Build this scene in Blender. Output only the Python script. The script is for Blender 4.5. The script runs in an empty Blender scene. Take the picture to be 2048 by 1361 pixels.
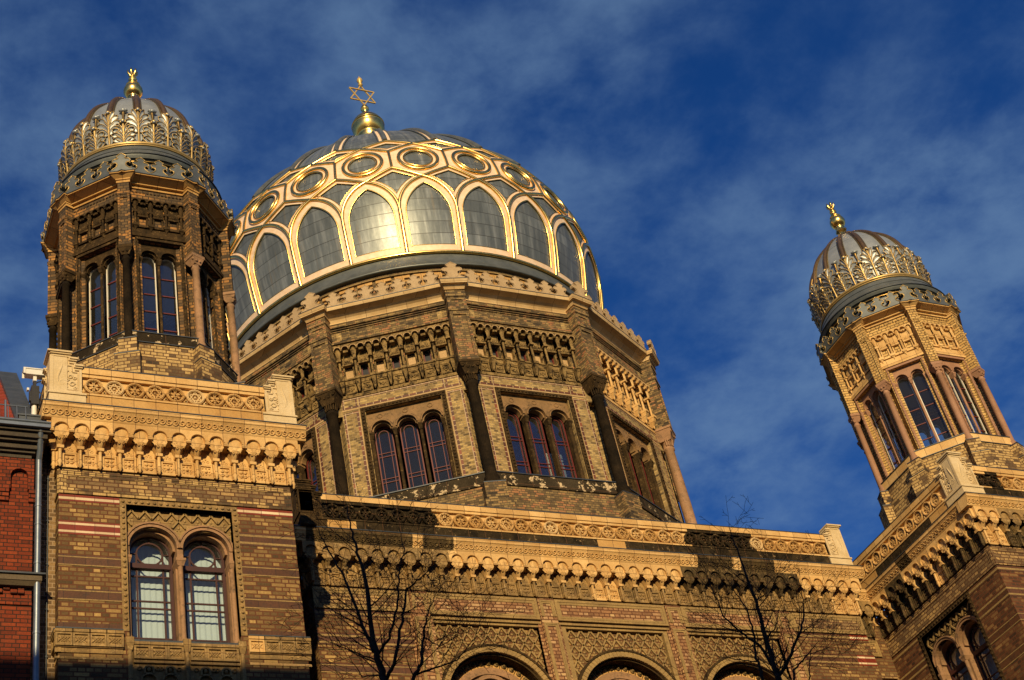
import bpy, math, random
from mathutils import Vector, Matrix
R = math.radians
cos, sin, pi = math.cos, math.sin, math.pi
random.seed(7)
sc = bpy.context.scene
COL = sc.collection

# ------------------------------------------------------------------ mesh builder
class MB:
    """collects shapes in a wall frame (t along the wall, d outward, z up) and links them as one mesh object"""
    def __init__(s, O=(0, 0, 0), T=(1, 0, 0), N=(0, -1, 0)):
        s.v = []; s.f = []; s.m = []; s.s = []
        s.frame(O, T, N)
    def frame(s, O=(0, 0, 0), T=(1, 0, 0), N=(0, -1, 0)):
        s.O, s.T, s.N = O, T, N
        return s
    def P(s, t, d, z):
        return (s.O[0] + s.T[0]*t + s.N[0]*d, s.O[1] + s.T[1]*t + s.N[1]*d, s.O[2] + z)
    def add(s, vs, fs, mi=0, sm=False):
        b = len(s.v)
        s.v += [s.P(*p) for p in vs]
        for f in fs:
            s.f.append(tuple(b + i for i in f)); s.m.append(mi); s.s.append(sm)
    def box(s, t0, t1, d0, d1, z0, z1, mi=0):
        vs = [(t, d, z) for z in (z0, z1) for d in (d0, d1) for t in (t0, t1)]
        s.add(vs, [(0, 1, 3, 2), (4, 6, 7, 5), (2, 3, 7, 6), (0, 4, 5, 1), (0, 2, 6, 4), (1, 5, 7, 3)], mi)
    def taper(s, r0, z0, r1, z1, mi=0):
        """frustum between two rectangles r=(t0,t1,d0,d1)"""
        vs = [(t, d, z0) for d in r0[2:] for t in r0[:2]] + [(t, d, z1) for d in r1[2:] for t in r1[:2]]
        s.add(vs, [(0, 1, 3, 2), (4, 6, 7, 5), (2, 3, 7, 6), (0, 4, 5, 1), (0, 2, 6, 4), (1, 5, 7, 3)], mi)
    def prism(s, poly, d0, d1, mi=0):
        """polygon in (t,z) given thickness along d"""
        n = len(poly)
        vs = [(t, d1, z) for t, z in poly] + [(t, d0, z) for t, z in poly]
        s.add(vs, [tuple(range(n)), tuple(range(2*n - 1, n - 1, -1))] + [(i, n + i, n + (i + 1) % n, (i + 1) % n) for i in range(n)], mi)
    def prismz(s, poly, z0, z1, mi=0):
        """polygon in (t,d) given height"""
        n = len(poly)
        vs = [(t, d, z0) for t, d in poly] + [(t, d, z1) for t, d in poly]
        s.add(vs, [tuple(range(n - 1, -1, -1)), tuple(range(n, 2*n))] + [(i, (i + 1) % n, n + (i + 1) % n, n + i) for i in range(n)], mi)
    def grid(s, fn, nu, nv, mi=0, sm=True, close=False):
        vs = [fn(i/nu, j/nv) for j in range(nv + 1) for i in range(nu + (0 if close else 1))]
        w = nu if close else nu + 1
        s.add(vs, [(j*w + i, j*w + (i + 1) % w, (j + 1)*w + (i + 1) % w, (j + 1)*w + i) for j in range(nv) for i in range(nu)], mi, sm)
    def lathe(s, c, prof, n=12, mi=0, sm=True, a0=0):
        """profile [(r,z)] about the vertical axis at (t,d)=c"""
        k = len(prof)
        vs = [(c[0] + r*cos(a0 + 2*pi*i/n), c[1] + r*sin(a0 + 2*pi*i/n), z) for r, z in prof for i in range(n)]
        fs = [(j*n + i, j*n + (i + 1) % n, (j + 1)*n + (i + 1) % n, (j + 1)*n + i) for j in range(k - 1) for i in range(n)]
        s.add(vs, fs, mi, sm)
        s.add(vs[:n], [tuple(range(n))], mi); s.add(vs[-n:], [tuple(range(n))], mi)
    def ball(s, c, r, n=8, mi=0, sq=1.0):
        s.lathe((c[0], c[1]), [(r*sin(pi*j/6)+1e-4, c[2] - r*sq*cos(pi*j/6)) for j in range(7)], n, mi)
    def tube(s, pts, r, n=6, mi=0, closed=False, sm=True):
        pts = [Vector(p) for p in pts]; k = len(pts)
        vs = []; up = None
        for i, p in enumerate(pts):
            a = pts[(i - 1) % k] if (closed or i) else p
            b = pts[(i + 1) % k] if (closed or i < k - 1) else p
            tg = (b - a).normalized()
            if up is None:
                up = tg.orthogonal().normalized()
            up = (up - tg*up.dot(tg)).normalized()
            w = tg.cross(up)
            rr = r[i] if isinstance(r, (list, tuple)) else r
            vs += [tuple(p + rr*(up*cos(2*pi*j/n) + w*sin(2*pi*j/n))) for j in range(n)]
        fs = []
        for i in range(k if closed else k - 1):
            for j in range(n):
                q = (i + 1) % k
                fs.append((i*n + j, i*n + (j + 1) % n, q*n + (j + 1) % n, q*n + j))
        s.add(vs, fs, mi, sm)
        if not closed:
            s.add(vs[:n], [tuple(range(n))], mi); s.add(vs[-n:], [tuple(range(n))], mi)
    def arcplate(s, tc, zc, r0, r1, a0, a1, d0, d1, n=12, mi=0):
        """piece of a ring in the wall plane"""
        A = [a0 + (a1 - a0)*i/n for i in range(n + 1)]
        for i in range(n):
            p = [(tc + r*cos(a), zc + r*sin(a)) for a, r in ((A[i], r0), (A[i], r1), (A[i + 1], r1), (A[i + 1], r0))]
            vs = [(t, d1, z) for t, z in p] + [(t, d0, z) for t, z in p]
            s.add(vs, [(0, 1, 2, 3), (1, 5, 6, 2), (0, 3, 7, 4), (4, 7, 6, 5)], mi)
            if i == 0: s.add(vs, [(0, 4, 5, 1)], mi)
            if i == n - 1: s.add(vs, [(3, 2, 6, 7)], mi)
    def archrow(s, t0, t1, zb, z1, d0, d1, arches, n=10, mi=0):
        """plate with round-headed openings open at the bottom; arches=[(tc,r,zspring)]"""
        x = t0
        for tc, r, zs in arches:
            if tc - r > x + 1e-5: s.box(x, tc - r, d0, d1, zb, z1, mi)
            A = [(tc - r*cos(pi*i/n), zs + r*sin(pi*i/n)) for i in range(n + 1)]
            for i in range(n):
                (ta, za), (tb, zc) = A[i], A[i + 1]
                vs = [(ta, d1, za), (tb, d1, zc), (tb, d1, z1), (ta, d1, z1), (ta, d0, za), (tb, d0, zc), (tb, d0, z1), (ta, d0, z1)]
                s.add(vs, [(0, 1, 2, 3), (4, 7, 6, 5), (0, 4, 5, 1), (3, 2, 6, 7)], mi)
            x = tc + r
        if t1 > x + 1e-5: s.box(x, t1, d0, d1, zb, z1, mi)
    def build(s, name, mats, parent=None, loc=(0, 0, 0), rz=0, label=None):
        me = bpy.data.meshes.new(name)
        me.from_pydata(s.v, [], s.f)
        me.polygons.foreach_set('material_index', s.m)
        me.polygons.foreach_set('use_smooth', s.s)
        if not isinstance(mats, (list, tuple)): mats = [mats]
        for m in mats: me.materials.append(m)
        me.update()
        uv = me.uv_layers.new(name='UVMap')
        co = me.vertices
        for p in me.polygons:
            nx, ny, nz = p.normal
            h = math.hypot(nx, ny)
            for li in p.loop_indices:
                q = co[me.loops[li].vertex_index].co
                if h > .45: uv.data[li].uv = ((-ny*q.x + nx*q.y)/h, q.z)
                else: uv.data[li].uv = (q.x, q.y)
        o = bpy.data.objects.new(name, me)
        COL.objects.link(o)
        o.parent = parent; o.location = loc; o.rotation_euler = (0, 0, rz)
        if label: o['label'] = label
        return o

def copy_of(o, parent, rz=0.0, loc=None, mats=None):
    c = o.copy(); COL.objects.link(c); c.parent = parent
    c.rotation_euler = (0, 0, rz)
    if loc is not None: c.location = loc
    if mats:
        for i, m in enumerate(mats):
            c.material_slots[i].link = 'OBJECT'; c.material_slots[i].material = m
    return c
def thing(name, label, cat, loc=(0, 0, 0), group=None):
    o = bpy.data.objects.new(name, None); COL.objects.link(o); o.location = loc
    o['label'] = label; o['category'] = cat
    if group: o['group'] = group
    return o
def polar(r, a):
    return (r*cos(R(a)), r*sin(R(a)))
def facef(ang, ap, c=(0, 0)):
    n = (cos(R(ang)), sin(R(ang)), 0)
    return dict(O=(c[0] + n[0]*ap, c[1] + n[1]*ap, 0), T=(-n[1], n[0], 0), N=n)

# ------------------------------------------------------------------ materials
class NT:
    def __init__(s, name):
        s.mat = bpy.data.materials.new(name); s.mat.use_nodes = True
        s.t = s.mat.node_tree; s.n = s.t.nodes; s.l = s.t.links
        s.b = s.n['Principled BSDF']
    def new(s, typ, **kw):
        n = s.n.new('ShaderNode' + typ)
        for k, v in kw.items(): setattr(n, k, v)
        return n
    def link(s, a, b): s.l.new(a, b)
    def val(s, sock, v):
        if hasattr(v, 'is_linked') or hasattr(v, 'links'): s.l.new(v, sock)
        else: sock.default_value = v
    def math(s, op, a, b=0.0, clamp=False):
        n = s.new('Math', operation=op, use_clamp=clamp)
        s.val(n.inputs[0], a); s.val(n.inputs[1], b)
        return n.outputs[0]
    def noise(s, vec, scale, detail=4, rough=.55):
        n = s.new('TexNoise'); n.inputs['Scale'].default_value = scale
        n.inputs['Detail'].default_value = detail; n.inputs['Roughness'].default_value = rough
        if vec is not None: s.l.new(vec, n.inputs['Vector'])
        return n.outputs['Fac']
    def ramp(s, fac, stops, interp='LINEAR'):
        n = s.new('ValToRGB'); e = n.color_ramp.elements; n.color_ramp.interpolation = interp
        while len(e) < len(stops): e.new(.5)
        for q, (p, c) in zip(e, stops):
            q.position = p; q.color = (c[0], c[1], c[2], 1)
        s.l.new(fac, n.inputs[0])
        return n.outputs[0]
    def mix(s, fac, a, b, mode='MIX'):
        n = s.new('Mix', data_type='RGBA', blend_type=mode)
        s.val(n.inputs[0], fac)
        for sock, v in ((n.inputs[6], a), (n.inputs[7], b)):
            if isinstance(v, tuple): sock.default_value = (v[0], v[1], v[2], 1)
            else: s.l.new(v, sock)
        return n.outputs[2]
    def bump(s, h, strength=.4, dist=.01):
        n = s.new('Bump'); n.inputs['Strength'].default_value = strength; n.inputs['Distance'].default_value = dist
        s.l.new(h, n.inputs['Height']); s.l.new(n.outputs[0], s.b.inputs['Normal'])
    def uv(s): return s.new('UVMap', uv_map='UVMap').outputs[0]
    def pos(s): return s.new('NewGeometry').outputs['Position']
    def obj(s): return s.new('TexCoord').outputs['Object']
    def bricks(s, bw, bh, mortar, off=.5, vec=None, sq=False):
        n = s.new('TexBrick'); n.offset = off
        if sq: n.squash = .5; n.squash_frequency = 2
        n.inputs['Color1'].default_value = (0, 0, 0, 1); n.inputs['Color2'].default_value = (1, 1, 1, 1); n.inputs['Mortar'].default_value = (.5, .5, .5, 1)
        n.inputs['Scale'].default_value = 1; n.inputs['Mortar Size'].default_value = mortar; n.inputs['Mortar Smooth'].default_value = .15
        n.inputs['Brick Width'].default_value = bw; n.inputs['Row Height'].default_value = bh; n.inputs['Bias'].default_value = 0
        s.l.new(vec if vec is not None else s.uv(), n.inputs['Vector'])
        return n.outputs['Color'], n.outputs['Fac']
    def out(s, color=None, rough=.8, metal=0.0, spec=.3):
        if color is not None: s.val(s.b.inputs['Base Color'], color if not isinstance(color, tuple) else (*color, 1))
        s.val(s.b.inputs['Roughness'], rough); s.val(s.b.inputs['Metallic'], metal)
        s.b.inputs['Specular IOR Level'].default_value = spec
        return s.mat

def brick_mat(name, stops, mortar, bw=.26, bh=.0845, ms=.007, patch=.45, pscale=.7, rough=.85, streak=.35):
    k = NT(name)
    c, fac = k.bricks(bw, bh, ms, sq=True)
    sep = k.new('SeparateColor'); k.link(c, sep.inputs[0])
    pos = k.pos()
    big = k.noise(pos, pscale, 4, .6)
    mp = k.new('Mapping'); mp.inputs['Scale'].default_value = (2.2, 2.2, .55); k.link(pos, mp.inputs[0])
    st = k.noise(mp.outputs[0], 1.6, 5, .6)
    t = k.math('ADD', k.math('MULTIPLY', sep.outputs[0], 1 - patch*.45), k.math('MULTIPLY', k.math('SUBTRACT', big, .4), patch*1.5), True)
    col = k.ramp(t, stops)
    fine = k.noise(pos, 26, 3, .7)
    col = k.mix(1.0, col, k.ramp(fine, [(.25, (.62,)*3), (.75, (1.2,)*3)]), 'MULTIPLY')
    col = k.mix(k.math('MULTIPLY', k.ramp(st, [(.5, (0,)*3), (.72, (1,)*3)]), streak), col, (.045, .034, .022))
    col = k.mix(fac, col, mortar)
    h = k.math('ADD', k.math('MULTIPLY', k.math('SUBTRACT', 1.0, fac), 1.0), k.math('MULTIPLY', fine, .35))
    k.bump(h, .55, .012)
    return k.out(col, rough, 0, .25)

def stone_mat(name, a, b, c=None, joint=None, jcol=(.12, .06, .03), scale=2.2, cov=(.55, .75), rough=.75, fine=.35, bw=None, spec=.3):
    """fired clay or stone: two tones in broad patches, spots of a third, optional block joints"""
    k = NT(name); pos = k.pos()
    n1 = k.noise(pos, scale, 5, .65)
    col = k.mix(k.ramp(n1, [(.36, (0,)*3), (.66, (1,)*3)]), a, b)
    n3 = k.noise(pos, 30, 4, .7)
    if joint:
        cc, fac = k.bricks(joint[0], joint[1], .0055, joint[2] if len(joint) > 2 else 0)
        sp = k.new('SeparateColor'); k.link(cc, sp.inputs[0])
        col = k.mix(1.0, col, k.ramp(sp.outputs[0], [(0, (.78, .74, .68)), (1, (1.12, 1.12, 1.12))]), 'MULTIPLY')
    if c:
        n2 = k.noise(pos, scale*2.6, 6, .72)
        col = k.mix(k.ramp(n2, [(cov[0], (0,)*3), (cov[1], (1,)*3)]), col, c)
    col = k.mix(1.0, col, k.ramp(n3, [(.25, (1 - fine,)*3), (.75, (1 + fine*.6,)*3)]), 'MULTIPLY')
    h = n3
    if joint:
        col = k.mix(fac, col, jcol)
        h = k.math('SUBTRACT', k.math('MULTIPLY', n3, .5), fac)
    k.bump(h, .35, .012)
    return k.out(col, rough, 0, spec)

def metal_mat(name, col, col2, rough=.3, rvar=.15, metal=1.0, scale=6):
    k = NT(name); pos = k.pos()
    n = k.noise(pos, scale, 5, .6); n2 = k.noise(pos, scale*5, 3, .6)
    c = k.mix(k.ramp(n, [(.35, (0,)*3), (.7, (1,)*3)]), col, col2)
    r = k.math('ADD', rough - rvar*.5, k.math('MULTIPLY', n2, rvar))
    k.bump(n2, .08, .01)
    return k.out(c, r, metal, .5)

TERRA = stone_mat('yellow_terracotta', (.60, .36, .125), (.70, .46, .19), (.30, .17, .06), (.46, .6), cov=(.60, .80), fine=.22)
TERRA2 = stone_mat('ochre_terracotta', (.50, .28, .085), (.58, .35, .12), (.26, .14, .05), (.46, .6), cov=(.6, .82), fine=.22)
PALE = stone_mat('pale_terracotta', (.58, .43, .22), (.68, .53, .31), (.34, .23, .10), None, cov=(.62, .84), fine=.2)
PALER = stone_mat('pale_roundel_clay', (.58, .39, .17), (.66, .46, .22), (.34, .22, .09), None, cov=(.62, .84), fine=.2)
CRESTST = stone_mat('tan_cresting', (.46, .33, .185), (.38, .26, .135), (.20, .13, .07), None, cov=(.6, .8), fine=.25)
SOOTM = stone_mat('smoky_terracotta', (.050, .036, .019), (.125, .085, .037), (.38, .25, .10), (.46, .6), cov=(.57, .70), fine=.5, scale=4.0, rough=.9, spec=.1)
SOOT = stone_mat('sooty_terracotta', (.018, .014, .009), (.060, .042, .021), (.36, .24, .11), (.46, .6), cov=(.60, .70), fine=.5, scale=3.4, rough=.92, spec=.08)
HALF = stone_mat('grimy_terracotta', (.36, .225, .08), (.19, .125, .05), (.52, .35, .15), (.46, .6), cov=(.56, .70), fine=.4, scale=3.0)
CREAM = stone_mat('cream_cornice_stone', (.62, .45, .235), (.52, .35, .16), (.34, .22, .10), (.62, 3.0), cov=(.64, .85), fine=.15)
LATT = stone_mat('ochre_carved_panel', (.36, .235, .085), (.25, .16, .06), (.13, .08, .03), None, cov=(.55, .78), fine=.4)
SAND = stone_mat('red_sandstone', (.30, .155, .085), (.37, .20, .115), (.16, .085, .05), None, cov=(.6, .85), fine=.22)
HEADST = stone_mat('ochre_window_head_stone', (.29, .165, .068), (.19, .112, .045), (.06, .04, .02), None, cov=(.52, .7), fine=.3)
SANDP = stone_mat('pinkish_sandstone', (.37, .205, .105), (.25, .145, .07), (.09, .06, .035), None, cov=(.52, .72), fine=.25)
BLACKST = stone_mat('soot_black_stone', (.012, .009, .006), (.030, .020, .011), (.16, .10, .055), None, cov=(.66, .74), fine=.6, scale=2.0, rough=.95, spec=.06)
DARKST = stone_mat('sooty_brown_stone', (.070, .042, .017), (.024, .016, .008), (.25, .155, .06), None, cov=(.56, .74), fine=.5, scale=3.6, rough=.9, spec=.1)
DRUMST = stone_mat('weathered_drum_stone', (.34, .225, .088), (.17, .11, .045), (.035, .024, .013), None, cov=(.47, .62), fine=.45, scale=2.8, rough=.9, spec=.12)
PEEL = stone_mat('peeling_dark_render', (.060, .045, .026), (.028, .021, .013), (.60, .45, .26), (.8, .5), cov=(.562, .58), fine=.5, scale=1.3, rough=.9, spec=.1)
Y1, Y2, Y3 = (.60, .38, .13), (.46, .29, .095), (.31, .19, .065)
BR_CLEAN = brick_mat('clean_yellow_brick', [(0, (.40, .25, .085)), (.35, (.56, .345, .11)), (1, (.66, .43, .155))], (.085, .045, .022), patch=.2, streak=.12, bw=0.28, bh=0.093, ms=0.011)
BR_BASE = brick_mat('mixed_yellow_brick', [(0, (.05, .036, .022)), (.28, (.16, .10, .045)), (.42, (.46, .30, .11)), (1, (.62, .42, .17))], (.10, .05, .025), patch=.75, streak=.3, bw=0.28, bh=0.093, ms=0.011, pscale=1.1)
BR_SOOT = brick_mat('orange_brown_brick', [(0, (.045, .032, .020)), (.35, (.14, .085, .036)), (.62, (.28, .145, .048)), (.85, (.40, .185, .05)), (1, (.46, .29, .10))], (.035, .025, .017), patch=.45, streak=.65, bw=0.28, bh=0.093, ms=0.011)
BR_DRUM = brick_mat('olive_brick', [(0, (.07, .047, .022)), (.3, (.24, .16, .06)), (.65, (.42, .28, .10)), (1, (.54, .38, .15))], (.27, .19, .10), patch=.35, streak=.6, bw=0.25, bh=0.074, ms=0.009)
BR_DRUMD = brick_mat('weathered_mixed_brick', [(0, (.035, .027, .018)), (.3, (.16, .105, .045)), (.55, (.33, .22, .085)), (.8, (.36, .15, .065)), (1, (.50, .34, .125))], (.075, .052, .03), patch=.7, streak=.85, bw=0.25, bh=0.074, pscale=1.0, ms=0.009)
BR_BLOCK = brick_mat('brown_and_ochre_brick', [(0, (.075, .045, .020)), (.34, (.16, .094, .036)), (.66, (.25, .15, .054)), (.88, (.34, .21, .073)), (1, (.56, .36, .125))], (.115, .043, .018), patch=0.22, streak=0.3, bw=0.3, bh=0.097, ms=0.014)
BR_RUST = brick_mat('rust_and_ochre_brick', [(0, (.04, .020, .010)), (.34, (.098, .045, .019)), (.62, (.17, .083, .031)), (.85, (.26, .145, .052)), (1, (.40, .24, .085))], (.13, .045, .018), patch=.45, streak=.6, bw=0.3, bh=0.097, ms=0.014)
BR_PANEL = brick_mat('panel_brick', [(0, (.10, .06, .03)), (.3, (.20, .125, .055)), (.55, (.32, .20, .085)), (1, (.58, .37, .13))], (.10, .045, .02), patch=.6, streak=.4, bw=0.3, bh=0.097, ms=0.014)
BR_PINK = brick_mat('rosy_brick', [(0, (.17, .085, .04)), (.4, (.36, .18, .078)), (.7, (.46, .27, .13)), (1, (.54, .36, .16))], (.115, .045, .02), patch=.4, streak=.4, bw=0.3, bh=0.097, ms=0.014)
BR_HOUSE = brick_mat('red_house_brick', [(0, (.12, .022, .007)), (.5, (.20, .033, .009)), (1, (.27, .052, .014))], (.03, .015, .009), patch=.25, streak=.25, bw=0.27, bh=0.086, ms=0.009)
BR_STRIP = brick_mat('brown_strip_brick', [(0, (.055, .036, .02)), (.5, (.19, .115, .05)), (1, (.34, .215, .09))], (.30, .21, .12), patch=.4, streak=.3, bw=0.29, bh=0.095, ms=0.012)
TILE_R = stone_mat('dark_red_tile', (.20, .028, .012), (.24, .036, .016), (.10, .02, .012), (.38, 3.0), jcol=(.08, .02, .01), cov=(.62, .8), fine=.2, rough=.5)
TILE_W = stone_mat('cream_tile', (.66, .50, .30), (.72, .57, .37), (.35, .24, .12), (.38, 3.0), jcol=(.25, .10, .05), cov=(.62, .8), fine=.15, rough=.6)
TILE_B = stone_mat('brown_tile', (.090, .038, .016), (.125, .05, .022), (.05, .03, .02), (.42, 3.0), jcol=(.03, .015, .01), cov=(.5, .75), fine=.4, rough=.6)
def dash_mat():
    k = NT('red_brown_dash_tile')
    c, fac = k.bricks(.21, .17, .012, 0)
    sp = k.new('SeparateColor'); k.link(c, sp.inputs[0])
    col = k.ramp(sp.outputs[0], [(0, (.075, .028, .018)), (.7, (.12, .038, .02)), (1, (.24, .07, .03))])
    return k.out(k.mix(fac, col, (.42, .30, .17)), .6)
DASH = dash_mat()
DUN = stone_mat('dun_moulding', (.50, .33, .16), (.42, .27, .12), (.2, .13, .07), None, cov=(.6, .8))
REDWOOD = metal_mat('red_window_paint', (.10, .009, .006), (.13, .013, .008), .6, .1, 0)
REDDARK = metal_mat('dark_red_window_paint', (.035, .006, .004), (.048, .008, .005), .6, .1, 0)
WHITEWOOD = metal_mat('white_window_paint', (.72, .66, .55), (.62, .56, .45), .55, .1, 0)
GOLD = metal_mat('gold_leaf', (.92, .63, .20), (.72, .46, .13), .27, .14)
STARG = metal_mat('star_gilding', (.62, .42, .12), (.50, .33, .09), .4, .1, .35)
GILT = metal_mat('gilded_edge', (.50, .34, .12), (.36, .24, .085), .40, .14, .55)
GOLDD = metal_mat('tarnished_gold', (.50, .31, .09), (.36, .22, .075), .36, .16)
BRONZE = metal_mat('brown_bronze', (.16, .095, .045), (.10, .065, .035), .42, .15, .6)
COPPER = metal_mat('pale_copper_fillet', (.78, .61, .44), (.70, .48, .29), .55, .12, .1)
ZINC = metal_mat('zinc_sheet', (.25, .27, .275), (.33, .35, .35), .42, .14, .4, 3)
ZINCD = metal_mat('dark_lead_flashing', (.050, .058, .066), (.075, .085, .095), .5, .15, .5)
ZINCM = metal_mat('weathered_zinc', (.095, .105, .10), (.15, .16, .15), .45, .15, .4, 3)
PIPE = metal_mat('galvanised_pipe', (.16, .19, .22), (.22, .25, .28), .4, .12, .6)
DARKIN = metal_mat('dark_interior', (.030, .031, .036), (.045, .045, .05), .9, .05, 0)
PLASTER = metal_mat('interior_plaster', (.42, .40, .36), (.47, .45, .40), .9, .05, 0)
BLIND = metal_mat('white_blind', (.50, .57, .58), (.54, .61, .62), .9, .05, 0)
CAMW = metal_mat('camera_housing', (.72, .70, .62), (.66, .63, .55), .4, .1, 0)
BLACKM = metal_mat('black_plastic', (.012, .012, .013), (.02, .02, .02), .45, .1, 0)
BARK = stone_mat('dark_bark', (.022, .013, .008), (.036, .022, .013), (.05, .035, .02), None, fine=.5, scale=8)
ROOFT = stone_mat('red_roof_tile', (.26, .038, .016), (.20, .028, .012), (.10, .03, .02), None, cov=(.55, .8), fine=.35, scale=4)
ASPH = stone_mat('asphalt', (.05, .05, .05), (.06, .06, .058), None, None)
PAVE = stone_mat('pavement_slabs', (.22, .21, .19), (.27, .26, .24), (.15, .14, .13), (.6, .6))

def pane_zinc():
    k = NT('streaked_dome_sheet'); p = k.obj()
    s = k.new('SeparateXYZ'); k.link(p, s.inputs[0])
    az = k.math('ARCTAN2', s.outputs[1], s.outputs[0])
    cb = k.new('CombineXYZ'); k.link(k.math('MULTIPLY', az, 26.0), cb.inputs[0]); k.link(k.math('MULTIPLY', s.outputs[2], .35), cb.inputs[2])
    st = k.noise(cb.outputs[0], 1.3, 6, .65)
    cb2 = k.new('CombineXYZ'); k.link(k.math('MULTIPLY', az, 30.0), cb2.inputs[1]); k.link(k.math('MULTIPLY', s.outputs[2], .25), cb2.inputs[2])
    st2 = k.noise(cb2.outputs[0], 1.1, 4, .6)
    row = k.math('DIVIDE', k.math('SUBTRACT', s.outputs[2], 34.33), .46)
    fr = k.math('FRACT', row)
    seam = k.math('LESS_THAN', fr, .045)
    cell = k.new('CombineXYZ'); k.link(k.math('FLOOR', row), cell.inputs[2]); k.link(k.math('FLOOR', k.math('MULTIPLY', az, 24/(2*pi))), cell.inputs[0])
    wn = k.new('TexWhiteNoise'); k.link(cell.outputs[0], wn.inputs['Vector'])
    col = k.ramp(st, [(.3, (.085, .098, .098)), (.5, (.135, .15, .147)), (.7, (.25, .265, .255))])
    col = k.mix(k.math('MULTIPLY', k.ramp(st2, [(.6, (0,)*3), (.74, (1,)*3)]), .55), col, (.22, .145, .05))
    col = k.mix(1.0, col, k.ramp(wn.outputs[0], [(0, (.82,)*3), (1, (1.14,)*3)]), 'MULTIPLY')
    col = k.mix(seam, col, (.05, .05, .045))
    n2 = k.noise(p, 9, 4, .65)
    r = k.math('ADD', .22, k.math('ADD', k.math('MULTIPLY', n2, .16), k.math('MULTIPLY', st, .12)))
    h = k.math('SUBTRACT', k.math('MULTIPLY', k.noise(p, 2.2, 2), .8), seam)
    k.bump(h, .18, .03)
    return k.out(col, r, .30, .3)
PANEZ = pane_zinc()

def glass_mat(name, tint=(.55, .6, .62), refl=.9, dust=0.0):
    k = NT(name)
    tr = k.new('BsdfTransparent'); tr.inputs[0].default_value = (*tint, 1)
    gl = k.new('BsdfGlossy'); gl.inputs['Roughness'].default_value = .03; gl.inputs[0].default_value = (.9, .9, .9, 1)
    fr = k.new('Fresnel'); fr.inputs[0].default_value = 1.5
    f = k.math('ADD', k.math('MULTIPLY', fr.outputs[0], refl), .02, True)
    df = k.new('BsdfDiffuse'); df.inputs[0].default_value = (.42, .40, .34, 1)
    m0 = k.new('MixShader'); m0.inputs[0].default_value = dust; k.link(tr.outputs[0], m0.inputs[1]); k.link(df.outputs[0], m0.inputs[2])
    mx = k.new('MixShader'); k.link(f, mx.inputs[0]); k.link(m0.outputs[0], mx.inputs[1]); k.link(gl.outputs[0], mx.inputs[2])
    k.link(mx.outputs[0], k.n['Material Output'].inputs[0])
    return k.mat
GLASS = glass_mat('clear_pane', (.93, .96, .97), .35, .01)
GLASSD = glass_mat('dusty_pane', (.70, .73, .75), .40, .022)
GLASST = glass_mat('tower_pane', (.88, .90, .90), .18, .012)

# ------------------------------------------------------------------ dimensions (metres, from the photograph's geometry)
W, A, DC, B = 4.7775, 9.594, 3.786, 7.92
TX, TY, DY = 11.9825, 2.366, 12.347
DEP = 4.95

# ------------------------------------------------------------------ ornament helpers
def shell_unit(mb, t, P, soot, last=False, niche=True):
    """one corbel of the shell arcade centred on t; soot=(upper mat index, lower mat index)"""
    u, lo = soot
    r = .148
    zs = 21.05
    mb.archrow(t - P/2, t + P/2, 20.975, 21.30, .0, .28, [(t, r, zs)], 10, u)
    mb.box(t - r, t + r, 0, .10, 20.975, 21.28, u)
    # raised rim of the arch
    mb.arcplate(t, zs, r + .002, r + .026, 0, pi, .28, .294, 10, u)
    F = (t, .262, 20.865)
    def fan(a, q):
        ph = -.12 + a*(pi + .24)
        rr = q*(.122 + .207*max(0, sin(ph))**1.65)
        return (F[0] + rr*cos(ph)*.97, F[1] - .030 + .014*q - .036*q*(1 - abs(sin(ph*3.5))**.5), F[2] + rr*sin(ph))
    mb.grid(fan, 28, 4, u)
    # tapering corbel
    def corb(a, q):
        hw = .058 + .062*(q**1.6)
        dd = .150 + .115*q**.8
        x = -1 + 2*a
        dep = 0.03 + (dd - .03)*(1 - abs(x)**5)
        return (t + hw*x, dep, 20.715 + .172*q)
    mb.grid(corb, 10, 6, u)
    for sgn in (-1, 1):
        mb.tube([(t + sgn*(.040 + .024*cos(a)), .245, 20.835 + .022*sin(a)) for a in [i*pi/3 for i in range(6)]], .009, 4, u, True)
    mb.box(t - .07, t + .07, 0, .165, 20.645, 20.715, u)
    mb.lathe((t, .105), [(.045, 20.645), (.036, 20.60), (.036, 20.37), (.045, 20.345), (.052, 20.32), (.03, 20.28), (.036, 20.25), (.008, 20.215)], 8, lo)
    mb.box(t - .045, t + .045, 0, .07, 20.27, 20.645, lo)
    if last or not niche: return
    c = t + P/2
    h = P/2 - .05
    mb.box(c - h, c + h, -.02, .015, 20.255, 20.98, lo)
    mb.prism([(c + .125*cos(pi*i/8), 20.645 + .125*sin(pi*i/8)) for i in range(9)], .015, .04, lo)
    for sgn in (-1, 1):
        mb.tube([(c + sgn*(.045 + .026*cos(a)), .042, 20.68 + .026*sin(a)) for a in [i*pi/3 for i in range(6)]], .009, 4, lo, True)
    mb.ball((c, .042, 20.735), .02, 6, lo)
    mb.box(c - .145, c + .145, .0, .05, 20.60, 20.645, lo)
    for q in ((c - .14, c - .105, 20.30, 20.60), (c + .105, c + .14, 20.30, 20.60), (c - .105, c + .105, 20.30, 20.33), (c - .105, c + .105, 20.57, 20.60)):
        mb.box(q[0], q[1], 0, .045, q[2], q[3], lo)
    mb.box(c - .15, c + .15, 0, .05, 20.255, 20.298, lo)
    if int(round(c/P)) % 2:
        for dx in (-.045, .045):
            for dz in (-.052, .052):
                mb.lathe2((c + dx, 20.45 + dz), .040, .016, .040, lo)
    else:
        mb.lathe2((c, 20.45), .036, .016, .045, lo)
        for dx, dz in ((.07, 0), (-.07, 0), (0, .085), (0, -.085), (.07, .08), (-.07, .08), (.07, -.08), (-.07, -.08)):
            mb.lathe2((c + dx, 20.45 + dz), .02, .016, .034, lo)
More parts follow.
